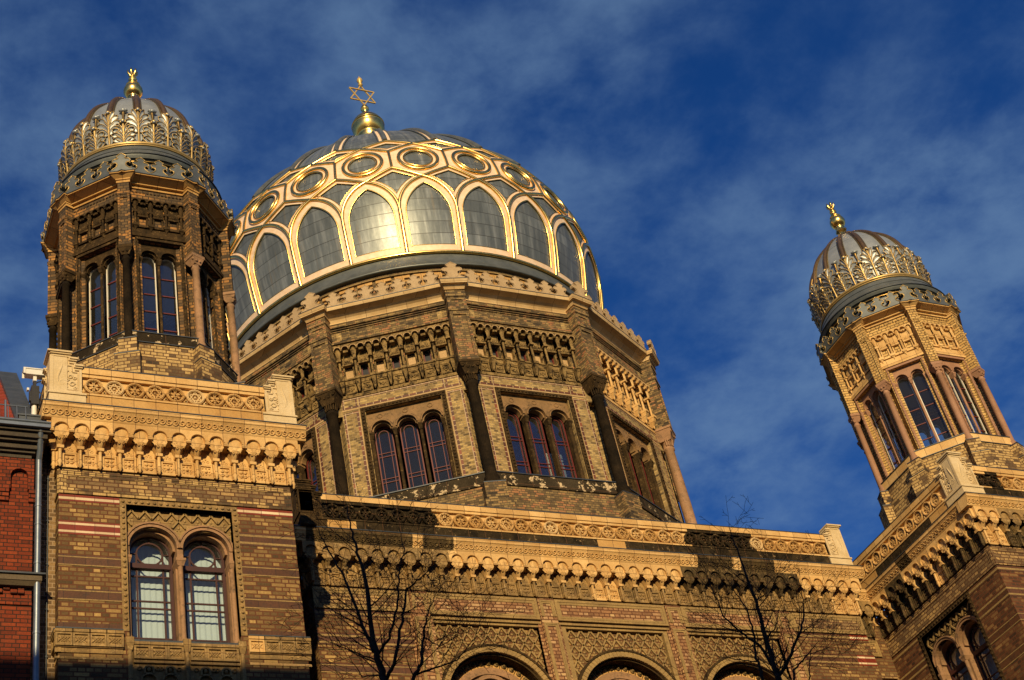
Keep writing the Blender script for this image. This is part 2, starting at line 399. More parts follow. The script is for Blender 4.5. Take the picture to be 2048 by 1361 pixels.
def lathe2(s, c, r, d0, d1, mi):
    """round boss standing out of the wall at (t,z)=c"""
    n = 8
    vs = [(c[0] + r*q*cos(2*pi*i/n), d, c[1] + r*q*sin(2*pi*i/n)) for q, d in ((1, d0), (1, d1 - .3*(d1 - d0)), (.55, d1)) for i in range(n)]
    s.add(vs, [(j*n + i, j*n + (i + 1) % n, (j + 1)*n + (i + 1) % n, (j + 1)*n + i) for j in range(2) for i in range(n)] + [tuple(range(2*n, 3*n))], mi, True)
MB.lathe2 = lathe2

def leaf_cornice(mb, t0, t1, pick):
    """splayed moulding with curled leaf tiles under the gutter line"""
    n = max(1, round((t1 - t0)/.272)); p = (t1 - t0)/n
    prof = [(.285, 21.302), (.30, 21.335), (.30, 21.36), (.325, 21.43), (.375, 21.52), (.395, 21.535), (.395, 21.628)]
    for i in range(n):
        a, b = t0 + i*p, t0 + (i + 1)*p
        mi = pick((a + b)/2)
        vs = [(t, d, z) for d, z in prof for t in (a, b)] + [(a, -.1, 21.302), (b, -.1, 21.302), (a, -.1, 21.628), (b, -.1, 21.628)]
        fs = [(2*j, 2*j + 1, 2*j + 3, 2*j + 2) for j in range(len(prof) - 1)] + [(0, 14, 15, 1), (12, 13, 17, 16)]
        mb.add(vs, fs, mi)
        if i == 0: mb.add(vs, [(0, 2, 4, 6, 8, 10, 12, 16, 14)], mi)
        if i == n - 1: mb.add(vs, [(1, 3, 5, 7, 9, 11, 13, 17, 15)], mi)
        for c, sg in ((a + p*.25, 1), (a + p*.75, -1)):
            def at(rr, an):
                zz = 21.425 + rr*sin(an); return (c + sg*rr*cos(an)*.98, .322 + .056*max(-.2, (zz - 21.40)/.1), zz)
            mb.tube([at(.066, pi*(.86 + 1.2*q/9)) for q in range(10)], .015, 4, mi)
            mb.tube([at(.040 - .003*q, pi*(.2 + 1.5*q/8)) for q in range(9)], .011, 4, mi)
            mb.tube([(c - p*.22, .365, 21.50), (c - p*.1, .345, 21.525), (c, .385, 21.53), (c + p*.1, .345, 21.525), (c + p*.22, .365, 21.50)], .009, 4, mi)

def parapet(mb, t0, t1, pick_pan, pick_pl, step=.42, nr=None, ends=(0, 0)):
    """plinth, recessed band and coping; returns roundel centres"""
    def seg(a, b, d0, d1, z0, z1, f, w):
        n = max(1, round((b - a)/w)); p = (b - a)/n
        for i in range(n):
            mb.box(a + i*p, a + (i + 1)*p, d0, d1, z0, z1, f(a + (i + .5)*p))
    seg(t0, t1, -.35, .215, 21.66, 22.005, pick_pl, .84)
    seg(t0, t1, -.35, .235, 22.005, 22.05, pick_pan, .42)
    seg(t0, t1, -.35, .13, 22.05, 22.50, pick_pan, .42)
    seg(t0, t1, -.35, .20, 22.50, 22.58, pick_pan, .42)
    seg(t0, t1, -.35, .225, 22.58, 22.735, lambda t: 0, .42)

def roundel(kind, mi=0):
    """openwork disc about the local origin in the (t,z) plane"""
    mb = MB()
    mb.arcplate(0, 0, .150, .198, 0, 2*pi, 0, .075, 20, mi)
    mb.arcplate(0, 0, .165, .182, 0, 2*pi, .075, .088, 20, mi)
    if kind == 0:
        for k in range(6):
            a = k*pi/3 + pi/6
            mb.prism([(.045*cos(a - .5), .045*sin(a - .5)), (.158*cos(a - .17), .158*sin(a - .17)), (.158*cos(a + .17), .158*sin(a + .17)), (.045*cos(a + .5), .045*sin(a + .5))], 0, .05, mi)
            b = k*pi/3
            mb.arcplate(.155*cos(b + pi/6), .155*sin(b + pi/6), .03, .05, b + pi/6 + pi*.5, b + pi/6 + pi*1.5, 0, .05, 5, mi)
        mb.arcplate(0, 0, .022, .052, 0, 2*pi, 0, .06, 10, mi)
    else:
        for k0 in (0, 1):
            P3 = [(.152*cos(pi/2 + k0*pi/3 + j*2*pi/3), .152*sin(pi/2 + k0*pi/3 + j*2*pi/3)) for j in range(3)]
            for j in range(3):
                (xa, za), (xb, zb) = P3[j], P3[(j + 1) % 3]
                L = math.hypot(xb - xa, zb - za); ux, uz = (xb - xa)/L, (zb - za)/L
                h = .013
                mb.prism([(xa - uz*h, za + ux*h), (xa + uz*h, za - ux*h), (xb + uz*h, zb - ux*h), (xb - uz*h, zb + ux*h)], .002 + .004*k0, .052 + .004*k0, mi)
        mb.lathe2((0, 0), .035, 0, .06, mi)
    for a in (0, pi/2, pi, -pi/2):
        mb.lathe2((.2*cos(a), .2*sin(a)), .024, 0, .07, mi)
    for sg in (-1, 1):
        mb.lathe2((sg*.21, -.155), .045, 0, .075, mi)
    return mb

RND = {}
def put_roundel(parent, fr, t, kind, mat):
    key = (kind, mat.name)
    ang = math.atan2(fr['T'][1], fr['T'][0])
    z = 22.275
    p = (fr['O'][0] + fr['T'][0]*t + fr['N'][0]*.131, fr['O'][1] + fr['T'][1]*t + fr['N'][1]*.131, z)
    if kind not in RND:
        o = roundel(kind).build('roundel', [mat], parent, p, ang); RND[kind] = o
    else:
        o = copy_of(RND[kind], parent, ang, p)
    o.material_slots[0].link = 'OBJECT'; o.material_slots[0].material = mat
    return o

def acroterion(mb, sides, mi=0):
    """stepped corner piece; sides = list of (frame with the wall corner at t=0, direction of the wall along t)"""
    for k, (fr, dn) in enumerate(sides):
        mb.frame(**fr); e = .002*k
        X = lambda a, b: sorted((dn*(a - .235), dn*(b - .235)))
        def bx(a, b, d, z0, z1):
            p, q = X(a, b); mb.box(p, q, -.12, d, z0 + e, z1 - e, mi)
        prof = [(.032, 21.64), (.72, 21.64), (.72, 22.0), (.65, 22.0), (.65, 22.70), (.535, 22.70), (.535, 22.88), (.425, 22.88), (.425, 23.04), (.032, 23.04)]
        pl = [(dn*(x - .235), z) for x, z in prof]
        mb.prism(pl if dn > 0 else pl[::-1], -.12, .205, mi)
        for x0, x1, z in ((0, .45, 23.04), (.40, .56, 22.88), (.51, .675, 22.70)):
            o = -.055 if x0 == 0 else 0
            bx(x0 + o, x1, .295, z + .012, z + .055); bx(x0 + (.0 if x0 == 0 else 0), x1 - .012, .268, z - .022, z + .010); bx(x0 + (.02 if x0 == 0 else 0), x1 - .025, .235, z - .07, z - .024)
        bx(-.01, .73, .25, 21.645, 21.955); bx(-.03, .74, .275, 21.957, 22.0)
        # raised border and scrollwork of the carved field
        for x0, x1, z0, z1 in ((.005, .075, 22.002, 22.96), (.077, .65, 22.002, 22.07), (.60, .65, 22.072, 22.625), (.49, .535, 22.703, 22.80), (.38, .425, 22.883, 22.96)):
            bx(x0, x1, .24, z0, z1)
        for x0, x1, z0, z1 in ((.10, .118, 22.10, 22.88), (.12, .575, 22.095, 22.113), (.56, .575, 22.115, 22.57), (.46, .575, 22.572, 22.59), (.35, .46, 22.74, 22.758), (.445, .46, 22.60, 22.738)):
            bx(x0, x1, .228, z0, z1)
        Q = lambda x: dn*(x - .235)
        mb.tube([(Q(.26 + .10*cos(q)*(1 - q/9)), .215, 22.26 + .10*sin(q)*(1 - q/9)) for q in [i*.6 for i in range(13)]], .022, 5, mi)
        mb.tube([(Q(x), .215, z) for x, z in ((.17, 22.27), (.165, 22.42), (.20, 22.56), (.24, 22.70), (.25, 22.83))], [.02, .028, .034, .028, .01], 5, mi)
        for x, z, r in ((.46, 22.26, .065), (.42, 22.45, .055), (.33, 22.60, .05), (.51, 22.42, .04), (.33, 22.17, .035), (.52, 22.16, .035), (.36, 22.36, .04)):
            mb.tube([(Q(x + r*cos(a)*(1 - a/14)), .212, z + r*sin(a)*(1 - a/14)) for a in [i*.8 for i in range(9)]], .017, 4, mi)

def studded_frame(mb, hw, zb, zt, wd, d0, d1, pitch, mi):
    mb.box(-hw, -hw + wd, d0, d1, zb, zt, mi); mb.box(hw - wd, hw, d0, d1, zb, zt, mi)
    mb.box(-hw + wd, hw - wd, d0, d1, zt - wd, zt, mi)
    n = int((zt - zb)/pitch)
    for i in range(n):
        for sg in (-1, 1):
            mb.lathe2((sg*(hw - wd/2), zt - wd/2 - i*pitch), wd*.27, d1, d1 + wd*.22, mi)
    m = round((2*hw - wd)/pitch)
    for i in range(1, m):
        mb.lathe2((-hw + wd/2 + i*(2*hw - wd)/m, zt - wd/2), wd*.27, d1, d1 + wd*.22, mi)

def lattice(mb, t0, t1, z0, z1, d0, inside, sx=.17, sz=.23, mi=0, bar=.014):
    """diamond trellis of raised bars with a small boss in every lozenge"""
    mb_n = int((t1 - t0)/sx) + 2; mz = int((z1 - z0)/sz) + 2
    tc = (t0 + t1)/2
    for i in range(-mb_n, mb_n):
        for j in range(-mz, mz):
            cx, cz = tc + i*sx + (sx/2 if j % 2 else 0), z1 + j*sz/2
            if cx < t0 or cx > t1 or cz < z0 or cz > z1: continue
            if not inside(cx, cz): continue
            pts = [(cx, cz + sz/2), (cx + sx/2, cz), (cx, cz - sz/2), (cx - sx/2, cz)]
            for a, b in ((0, 1), (3, 0)):
                (xa, za), (xb, zb) = pts[a], pts[b]
                if not (t0 <= xa <= t1 and t0 <= xb <= t1 and za <= z1 and zb <= z1): continue
                if not (inside(xa, za) and inside(xb, zb)): continue
                L = math.hypot(xb - xa, zb - za); ux, uz = (xb - xa)/L, (zb - za)/L
                mb.prism([(xa - uz*bar, za + ux*bar), (xa + uz*bar, za - ux*bar), (xb + uz*bar, zb - ux*bar), (xb - uz*bar, zb + ux*bar)], d0, d0 + .042, mi)
            if cz + sz*.3 < z1:
                mb.lathe2((cx, cz + sz*.06), sx*.11, d0, d0 + .015, mi); mb.lathe2((cx - sx*.12, cz - sz*.12), sx*.08, d0, d0 + .012, mi); mb.lathe2((cx + sx*.12, cz - sz*.12), sx*.08, d0, d0 + .012, mi)

def twin_window(parent, fr, blind=True, tmat=(TERRA, HALF, SANDP)):
    """two round-headed lights under a trellis head, with sill and carved apron"""
    clean, grim, rose = tmat
    zsp, zb = 18.60, 16.43
    ri, ro, cx = .475, .575, .535
    mb = MB(**fr)
    studded_frame(mb, 1.205, 16.60, 19.612, .125, -.25, .012, .128, 0)
    mb.box(-1.08, 1.08, -.30, -.15, 19.05, 19.485, 0)
    mb.build('studded_window_border', [grim], parent)
    mb = MB(**fr)
    arch = [(-cx, ri, zsp), (cx, ri, zsp)]
    mb.archrow(-1.08, 1.08, zsp - .01, 19.45, -.42, -.152, [(c, ri + .02, z) for c, r, z in arch], 14, 0)
    lattice(mb, -1.08, 1.08, 18.62, 19.44, -.152, lambda x, z: min(math.hypot(x - cx, z - zsp), math.hypot(x + cx, z - zsp)) > ro - .02 and z > zsp, .27, .36, 0, .019)
    mb.build('trellis_panel', [LATT], parent)
    mb = MB(**fr)
    for c in (-cx, cx):
        mb.arcplate(c, zsp, ri, ro - .04, 0, pi, -.40, -.11, 18, 0)
        mb.arcplate(c, zsp, ro - .035, ro, 0, pi, -.152, -.085, 18, 0)
        mb.arcplate(c, zsp, ri - .055, ri - .002, 0, pi, -.42, -.24, 18, 0)
    for t, w in ((-1.045, .07), (0, .10), (1.045, .07)):
        mb.box(t - w*.62, t + w*.62, -.42, -.13, 18.35, zsp, 0)
        mb.box(t - w, t + w, -.42, -.075, 18.30, 18.36, 0)
        mb.taper((t - w*.6, t + w*.6, -.42, -.115), 18.20, (t - w*.95, t + w*.95, -.42, -.08), 18.30, 0)
        mb.lathe((t, -.175), [(.062, 18.20), (.055, 18.17), (.052, 16.62), (.07, 16.56), (.07, 16.44)], 10, 0)
        mb.box(t - w*.75, t + w*.75, -.46, -.24, 16.44, 18.20, 0)
    mb.build('arched_mullion', [rose], parent)
    # timber frame, glazing bars
    mb = MB(**fr)
    dg = -.46
    for c in (-cx, cx):
        mb.arcplate(c, zsp, .385, .445, 0, pi, dg - .03, dg + .05, 18, 0)
        for t in (c - .415, c + .415): mb.box(t - .03, t + .03, dg - .03, dg + .05, 16.45, zsp, 0)
        mb.box(c - .40, c + .40, dg - .035, dg + .075, 18.265, 18.375, 0)
        mb.box(c - .40, c + .40, dg - .03, dg + .05, 16.45, 16.50, 0)
        zc = 18.63
        mb.arcplate(c, zc, .243, .277, 0, 2*pi, dg - .015, dg + .02, 24, 0)
        mb.box(c - .011, c + .011, dg - .014, dg + .018, zc + .27, 18.99, 0)
        for sg in (-1, 1):
            a, b = sorted((c + sg*.268, c + sg*.39)); mb.box(a, b, dg - .014, dg + .018, zc - .011, zc + .011, 0)
            mb.box(c + sg*.262 - .017, c + sg*.262 + .017, dg - .013, dg + .017, 16.5, 18.63, 0)
        for z in (18.11, 17.545, 17.385, 16.72): mb.box(c - .39, c + .39, dg - .012, dg + .016, z - .016, z + .016, 0)
    mb.build('window_frame', [REDDARK], parent)
    for c in (-cx, cx):
        g = MB(**fr)
        pts = [(c - .40, 16.47), (c + .40, 16.47)] + [(c + .40*cos(pi*i/16), zsp + .40*sin(pi*i/16)) for i in range(17)]
        g.prism(pts, dg - .006, dg - .002)
        g.build('window_pane', [GLASS], parent)
    if blind:
        for c in (-cx, cx):
            g = MB(**fr)
            n = 24
            pts = []
            for i in range(n + 1):
                x = -.46 + .92*i/n
                pts.append((c + x, dg - .27 + .006*sin(i*2.1)))
            for i in range(n):
                (xa, da), (xb, db) = pts[i], pts[i + 1]
                g.add([(xa, da, 16.2), (xb, db, 16.2), (xb, db, 19.3), (xa, da, 19.3)], [(0, 1, 2, 3)], 0, True)
            g.build('window_blind', [BLIND], parent)
    # sill, tile row and carved apron
    mb = MB(**fr)
    for sg in (-1, 1):
        c = sg*cx
        mb.box(c - .50, c + .50, -.46, .02, 16.385, 16.425, 1)
        for k in range(3):
            q = c + (k - 1)*.315
            mb.box(q - .155, q + .155, -.3, -.02, 16.02, 16.383, 0)
            for x0, x1, z0, z1 in ((-.155, -.115, 16.03, 16.31), (.115, .155, 16.03, 16.31), (-.115, .115, 16.03, 16.065), (-.115, .115, 16.275, 16.31), (-.155, .155, 16.32, 16.38)):
                mb.box(q + x0, q + x1, -.02, .012 if z1 < 16.32 else .03, z0, z1, 0)
            for sx in (-1, 1):
                for o in (-.06, 0, .06):
                    a, b = (q + o - .05, 16.17 - sx*.05), (q + o + .05, 16.17 + sx*.05)
                    mb.tube([(max(q - .1, min(q + .1, a[0])), -.012, a[1]), (max(q - .1, min(q + .1, b[0])), -.012, b[1])], .011, 4, 0)
        mb.box(c - .48, c + .48, -.3, -.045, 15.0, 16.0, 0)
        mb.box(c - .48, c + .48, -.045, 0.0, 15.95, 16.0, 0)
        for q in (c - .2, c + .2):
            mb.arcplate(q, 15.80, .065, .10, 0, pi, -.045, .015, 10, 0)
            mb.box(q - .10, q - .065, -.045, .015, 15.7, 15.8, 0); mb.box(q + .065, q + .10, -.045, .015, 15.7, 15.8, 0)
            mb.arcplate(q, 15.58, .13, .165, -.2, pi + .2, -.045, .015, 12, 0)
            mb.ball((q, -.03, 15.82), .045, 8, 0, 1.3)
            for dx in (-.17, .17):
                mb.tube([(q + dx + .05*cos(a)*(1 - a/14), -.03, 15.84 + .05*sin(a)*(1 - a/14)) for a in [i*.8 for i in range(9)]], .012, 4, 0)
    for t in (-1.08, 0, 1.08):
        mb.box(t - .075, t + .075, -.3, .05, 16.34, 16.46, 0)
        mb.taper((t - .045, t + .045, -.3, .01), 16.2, (t - .075, t + .075, -.3, .045), 16.34, 0)
        mb.lathe((t, -.015), [(.05, 15.0), (.045, 16.2)], 8, 0)
        mb.box(t - .06, t + .06, -.3, -.03, 15.0, 16.2, 0)
    mb.build('carved_apron', [HALF, ZINCD], parent)

def striped_wall(mb_unused, fr, spans, parent, zlow=0.0, soot=False, top=False):
    """coloured tile bands laid over brick; spans = list of (t0,t1)"""
    groups = (((19.565, 19.622, 0), (19.505, 19.565, 1), (19.465, 19.505, 0)),
              ((18.962, 18.998, 0), (18.912, 18.962, 1), (18.783, 18.912, 0), (18.733, 18.783, 1), (18.69, 18.733, 0)),
              ((18.19, 18.225, 2), (18.165, 18.19, 3), (18.01, 18.165, 2), (17.985, 18.01, 3)),
              ((17.44, 17.48, 2), (17.415, 17.44, 3), (17.25, 17.415, 2), (17.225, 17.25, 3)), ((16.62, 16.735, 2),))
    for a, b in spans:
        for g in groups:
            mb = MB(**fr)
            sy = soot and not (top and g is groups[0])
            for z0, z1, m in g:
                if sy and m == 0: m = 2
                if sy and m == 1: m = 3
                mb.box(a, b, -.02, .009 if m in (1, 3) else .006, z0, z1, m)
            mb.build('tile_band', [TILE_R, TILE_W, TILE_B, LATT], parent)

def tile_shelf(fr, spans, parent, mats=(HALF, TERRA)):
    for a, b in spans:
        mb = MB(**fr)
        mb.box(a, b, -.05, .09, 16.565, 16.59, 2)
        n = max(1, round((b - a)/.34)); p = (b - a)/n
        for i in range(n):
            q = a + (i + .5)*p; m = 1 if i == 0 and a > 0 else 0
            mb.box(q - p/2, q + p/2, -.05, .045, 16.2, 16.563, m)
            for x0, x1, z0, z1 in ((-.16, -.12, 16.22, 16.49), (.12, .16, 16.22, 16.49), (-.12, .12, 16.22, 16.255), (-.12, .12, 16.455, 16.49), (-.165, .165, 16.5, 16.56)):
                mb.box(q + x0, q + x1, .045, .072 if z1 < 16.5 else .085, z0, z1, m)
            for sx in (-1, 1):
                for o in (-.055, 0, .055):
                    mb.tube([(q + o - .05, .05, 16.355 - sx*.05), (q + o + .05, .05, 16.355 + sx*.05)], .011, 4, m)
        mb.box(a, b, -.05, .02, 16.1, 16.198, 0)
        mb.box(a, b, -.02, .012, 15.97, 16.02, 1 if a > 0 else 0)
        mb.build('tiled_shelf', [*mats, ZINCD], parent)

def panel_frame(mb, t0, t1, z0, z1, mi_f, mi_p, d=.03, w=.075):
    """brick panel sunk behind a stepped border"""
    mb.box(t0 + .004, t1 - .004, -.1, d - .026, z0 + .004, z1 - .004, mi_p)
    for k in range(2):
        e = k*w; dd = d - k*.012
        mb.box(t0 + e, t1 - e, -.1, dd, z1 - e - w, z1 - e, mi_f)
        mb.box(t0 + e, t1 - e, -.1, dd, z0 + e, z0 + e + w*.8, mi_f)
        mb.box(t0 + e, t0 + e + w, -.1, dd, z0 + e + w*.8, z1 - e - w, mi_f)
        mb.box(t1 - e - w, t1 - e, -.1, dd, z0 + e + w*.8, z1 - e - w, mi_f)

# ------------------------------------------------------------------ synagogue
SYN = thing('synagogue', 'brick synagogue with a large gilded dome between two domed octagonal towers', 'synagogue')

def corner_block(cx, label, soot):
    """square tower base with parapet; front faces -y, detailed on the front and on the side facing -x"""
    X0, X1 = cx - W/2, cx + W/2
    F = dict(O=(cx, 0, 0), T=(1, 0, 0), N=(0, -1, 0)); hf = W/2
    S = dict(O=(X0, DEP/2, 0), T=(0, -1, 0), N=(-1, 0, 0)); hs = DEP/2
    S2 = dict(O=(X1, DEP/2, 0), T=(0, 1, 0), N=(1, 0, 0))
    body = MB()
    def wall(fr, h0, h1, wc):
        body.frame(**fr)
        if wc is None:
            body.box(h0, h1, -.45, 0, 0, 20.3, 0); return
        a, b = wc - 1.08, wc + 1.08
        body.box(h0, a, -.45, 0, 0, 19.485, 0); body.box(b, h1, -.45, 0, 0, 19.485, 0)
        body.box(h0, h1, -.45, 0, 19.487, 20.3, 0)
        body.box(a, b, -.45, -.12, 0, 15.0, 0)
    wall(F, -hf, hf, 0); wall(S, -hs, hs - .452, 0); wall(S2, -hs + .452, hs, None)
    body.frame()
    body.box(X0 + .46, X1 - .46, -DEP, -.46, 0, 14.9, 1)       # floor below the visible storey
    body.box(X0 + .46, X1 - .46, -DEP, -.46, 19.9, 21.6, 1)    # ceiling
    body.box(X0 + .005, X1 - .005, -DEP - .005, -DEP + .4, 0, 20.3, 0)
    body.box(X0 + .1, X1 - .1, -DEP, -.1, 21.62, 21.9, 2)
    # brick panel under the arcade
    body.frame(**F); panel_frame(body, -hf - .006, hf + .006, 19.64, 20.215, 3, 4)
    body.frame(**S); panel_frame(body, -hs, hs + .0, 19.64, 20.215, 3, 4)
    o = body.build('corner_block', [BR_RUST if soot else BR_BLOCK, DARKIN, ZINCM, BR_BASE if not soot else BR_PANEL, BR_PANEL], SYN, label=label)
    n = 12; P = W/n
    mats = [TERRA, HALF, SOOTM]
    mb = MB(**F)
    for i in range(n + 1):
        t = -hf + i*P
        s = (0, 0)
        if soot: s = (1, 2) if 2 <= i <= 8 else (0, 0)
        shell_unit(mb, t, P, s, last=(i == n))
    mb.build('shell_arcade', mats, o)
    for fr, h, flip in ((S, hs, 0), (S2, hs, 1)):
        mb = MB(**fr); n2 = 12; P2 = (2*hs)/n2
        for i in range(n2 + 1):
            t = -hs + i*P2
            if (flip == 0 and i == n2) or (flip == 1 and i == 0): t += -.012 if flip == 0 else .012
            s = (0, 0)
            if soot: s = (0, 2 if i != 7 else 0) if i not in (3, 4) else (2, 2)
            shell_unit(mb, t, P2, s, last=(i == n2))
        mb.build('shell_arcade', mats, o)
    mb = MB(**F); leaf_cornice(mb, -hf - .392, hf + .392, lambda t: 0)
    mb.box(-hf - .41, hf + .41, -.1, .41, 21.63, 21.652, 3)
    mb.frame(**S); leaf_cornice(mb, -hs, hs - .002, lambda t: 2 if soot and -.5 < t < 0 else 0)
    mb.box(-hs, hs + .09, -.1, .41, 21.63, 21.651, 3)
    mb.frame(**S2); leaf_cornice(mb, -hs + .002, hs, lambda t: 0)
    mb.box(-hs - .09, hs, -.1, .41, 21.63, 21.651, 3)
    mb.build('leaf_cornice', mats + [ZINCD], o)
    mb = MB(**F)
    dark = (lambda t: 2 if soot and (-1.75 < t < -1.0) else 0)
    parapet(mb, -hf + .415, hf - .415, dark, lambda t: 2 if soot and int(t*2.2 + 9) % 2 else 1)
    mb.frame(**S); parapet(mb, -hs, hs - .42, lambda t: 0, lambda t: 2 if soot and -1.6 < t < 1.5 else 1)
    mb.frame(**S2); parapet(mb, -hs + .42, hs, lambda t: 0, lambda t: 1)
    mb.frame(**F); mb.box(-hf + .42, hf - .42, -.36, .235, 22.735, 22.757, 3)
    mb.frame(**S); mb.box(-hs, hs - .42, -.36, .235, 22.735, 22.756, 3)
    mb.frame(**S2); mb.box(-hs + .42, hs, -.36, .235, 22.735, 22.756, 3)
    mb.build('parapet', [TERRA, TERRA2, SOOT, ZINCD], o)
    kinds = [0, 1, 0, 1, 0, 1, 0, 1, 1]
    tones = [TERRA, PALER, TERRA2, TERRA, TERRA2, PALER, TERRA2, TERRA, TERRA]
    for i in range(9):
        t = -1.72 + i*.43
        put_roundel(o, F, t, kinds[i], SOOT if dark(t) == 2 else tones[i])
    for i in range(10):
        put_roundel(o, S, -hs + .25 + i*.425, i % 2, TERRA)
    mb = MB()
    acroterion(mb, [(dict(O=(X0, 0, 0), T=(1, 0, 0), N=(0, -1, 0)), 1), (dict(O=(X0, 0, 0), T=(0, -1, 0), N=(-1, 0, 0)), -1)])
    mb.build('corner_acroterion', [PALE], o)
    mb = MB()
    acroterion(mb, [(dict(O=(X1, 0, 0), T=(1, 0, 0), N=(0, -1, 0)), -1), (dict(O=(X1, 0, 0), T=(0, 1, 0), N=(1, 0, 0)), 1)])
    mb.build('corner_acroterion', [PALE], o)
    twin_window(o, F, True, (TERRA, HALF if not soot else DARKST, SANDP))
    twin_window(o, S, soot, (TERRA, DARKST, SANDP))
    striped_wall(None, F, [(-hf - .004, -1.208)], o, soot=soot); striped_wall(None, F, [(1.208, hf + .004)], o, soot=True, top=not soot)
    striped_wall(None, S, [(-hs, -1.208), (1.208, hs + .003)], o, soot=True)
    if not soot:
        tile_shelf(F, [(-hf - .06, -1.208), (1.208, hf + .06)], o)
        tile_shelf(S, [(1.208, hs + .03)], o)
    return o

BLK_L = corner_block(-TX, 'brick corner block with clean yellow terracotta arcade and white blinds', False)
BLK_R = corner_block(TX, 'brick corner block with soot-darkened arcade seen at its corner', True)

def entrance_front():
    F = dict(O=(0, DC, 0), T=(1, 0, 0), N=(0, -1, 0)); Lw, Rw = -B, B
    BC, PH = 3.56, 1.845            # bay centre, pilaster centre (inner)
    PO = 5.275
    body = MB(**F)
    hw = 1.40
    # wall behind everything with three arched openings
    arches = [(c, 1.36, 17.30) for c in (-BC, 0, BC)]
    body.archrow(-B, B, 0, 19.43, -.45, -.13, arches, 28, 0)
    body.box(-B, B, -.45, 0, 19.56, 20.3, 0)
    body.box(-B, -PO - .3, -.128, 0, 0, 19.56, 0); body.box(PO + .3, B, -.128, 0, 0, 19.56, 0)
    for c in (-PO, -PH, PH, PO):
        body.box(c - .315, c + .315, -.128, .0, 0, 19.56, 1)
    # pilasters
    for c in (-PO, -PH, PH, PO):
        body.box(c - .225, c + .225, 0, .075, 0, 20.2, 1)
        for z0, z1 in ((19.68, 20.14), (10.0, 19.50)):
            for k in range(2):
                e = .045*k
                body.box(c - .20 + e, c - .155 + e, .075, .10 - .01*k, z0, z1 - e, 2); body.box(c + .155 - e, c + .20 - e, .075, .10 - .01*k, z0, z1 - e, 2)
                body.box(c - .155 + e, c + .155 - e, .075, .10 - .01*k, z1 - .045 - e, z1 - e, 2)
    # brick panels over each bay and at the wings
    for a, b in ((-PO + .25, -PH - .25), (-PH + .25, PH - .25), (PH + .25, PO - .25)):
        panel_frame(body, a, b, 19.60, 20.20, 2, 3, .06, .07)
        body.box(a, b, -.13, .02, 19.50, 19.555, 2); body.box(a + .02, b - .02, -.13, -.03, 19.43, 19.498, 2)
    for a, b in ((-B, -PO - .25), (PO + .25, B)):
        panel_frame(body, a, b, 19.64, 20.20, 2, 4, .045, .07)
    body.frame()
    body.box(-B, -B + .4, -DEP - 3, -DC - .46, 0, 20.3, 0); body.box(B - .4, B, -DEP - 3, -DC - .46, 0, 20.3, 0)
    body.box(-B + .3, B - .3, -DC - 8, -DC - .6, 20.5, 21.9, 5)
    body.box(-B + .45, B - .45, -DC - 3.0, -DC - 2.8, 0, 20.4, 6)
    # connecting strips between the front and the corner blocks
    for sg in (-1, 1):
        a, b = sorted((sg*B, sg*(A - .02)))
        body.box(a, b, -DEP - .4, -DEP + .03, 0, 21.7, 0)
        body.frame(O=((a + b)/2, DEP - .03, 0)); h = (b - a)/2
        panel_frame(body, -h + .1, h - .35, 19.64, 20.15, 2, 4, .05, .06)
        body.box(-h, h - .1, 0, .06, 18.95, 19.1, 4)
        body.frame()
    o = body.build('entrance_front', [BR_BLOCK, BR_PINK, LATT, BR_PINK, BR_PANEL, ZINCM, DARKIN], SYN, label='long brick entrance front with three arched openings below a roundel parapet')
    mats = [TERRA, HALF, SOOTM]
    n = 38; P = 2*B/n
    mb = MB(**F)
    for i in range(n + 1):
        t = -B + i*P
        x = i
        up, lo = 0, 1
        if x <= 8: up, lo = 1, 1
        if 25 <= x <= 33: up, lo = 2, 1
        if x in (18, 19) or x >= 36: lo = 0
        shell_unit(mb, t, P, (up, lo), last=(i == n))
    for sg in (-1, 1):   # returns and connecting strip arcade
        mb.frame(O=(sg*B, DC + .56, 0), T=(0, sg, 0), N=(sg, 0, 0))
        for t in (-.45, 0.0, .42): shell_unit(mb, t, .42, (0 if sg > 0 else 2, 1), last=False)
        mb.frame(O=(sg*(B + A)/2, DEP - .03, 0))
        for t in (-.40, 0, .40): shell_unit(mb, t, .40, (1, 2), last=(t > .3))
    mb.build('shell_arcade', mats, o)
    mb = MB(**F)
    def lp(t): return 2 if (-B < t < -5.4 or -5.0 < t < -4.35 or (2.9 < t < 3.9) or (4.15 < t < 5.3)) else 0
    leaf_cornice(mb, -B - .392, B + .392, lp)
    mb.box(-B - .41, B + .41, -.1, .41, 21.63, 21.652, 3)
    for sg in (-1, 1):
        mb.frame(O=(sg*B, DC + .6, 0), T=(0, sg, 0), N=(sg, 0, 0)); leaf_cornice(mb, -.6, .6, lambda t: 0)
        mb.box(-.6, .6, -.1, .41, 21.63, 21.651, 3)
        mb.frame(O=(sg*(B + A)/2, DEP - .03, 0)); leaf_cornice(mb, -.8, .8, lambda t: 0)
    mb.build('leaf_cornice', mats + [ZINCD], o)
    mb = MB(**F)
    def pan(t): return 2 if (t < -4.45 or (2.72 < t < 4.85)) else 0
    def plin(t):
        k = (t + B)
        return 2 if (t < -2.6 and t > -7) or (-2.1 < t < .35) or (.9 < t < 2.3) or (2.9 < t < 6.3) or (6.9 < t) else 1
    parapet(mb, -B + .415, B - .415, pan, plin)
    mb.box(-B + .42, B - .42, -.36, .235, 22.735, 22.757, 3)
    mb.build('parapet', [TERRA, TERRA2, SOOT, ZINCD], o)
    random.seed(3)
    nr = 35
    for i in range(nr):
        t = -7.22 + i*14.44/(nr - 1)
        m = SOOT if pan(t) == 2 else random.choice([TERRA, TERRA, TERRA, TERRA2, TERRA2, PALER])
        put_roundel(o, F, t, i % 2, m)
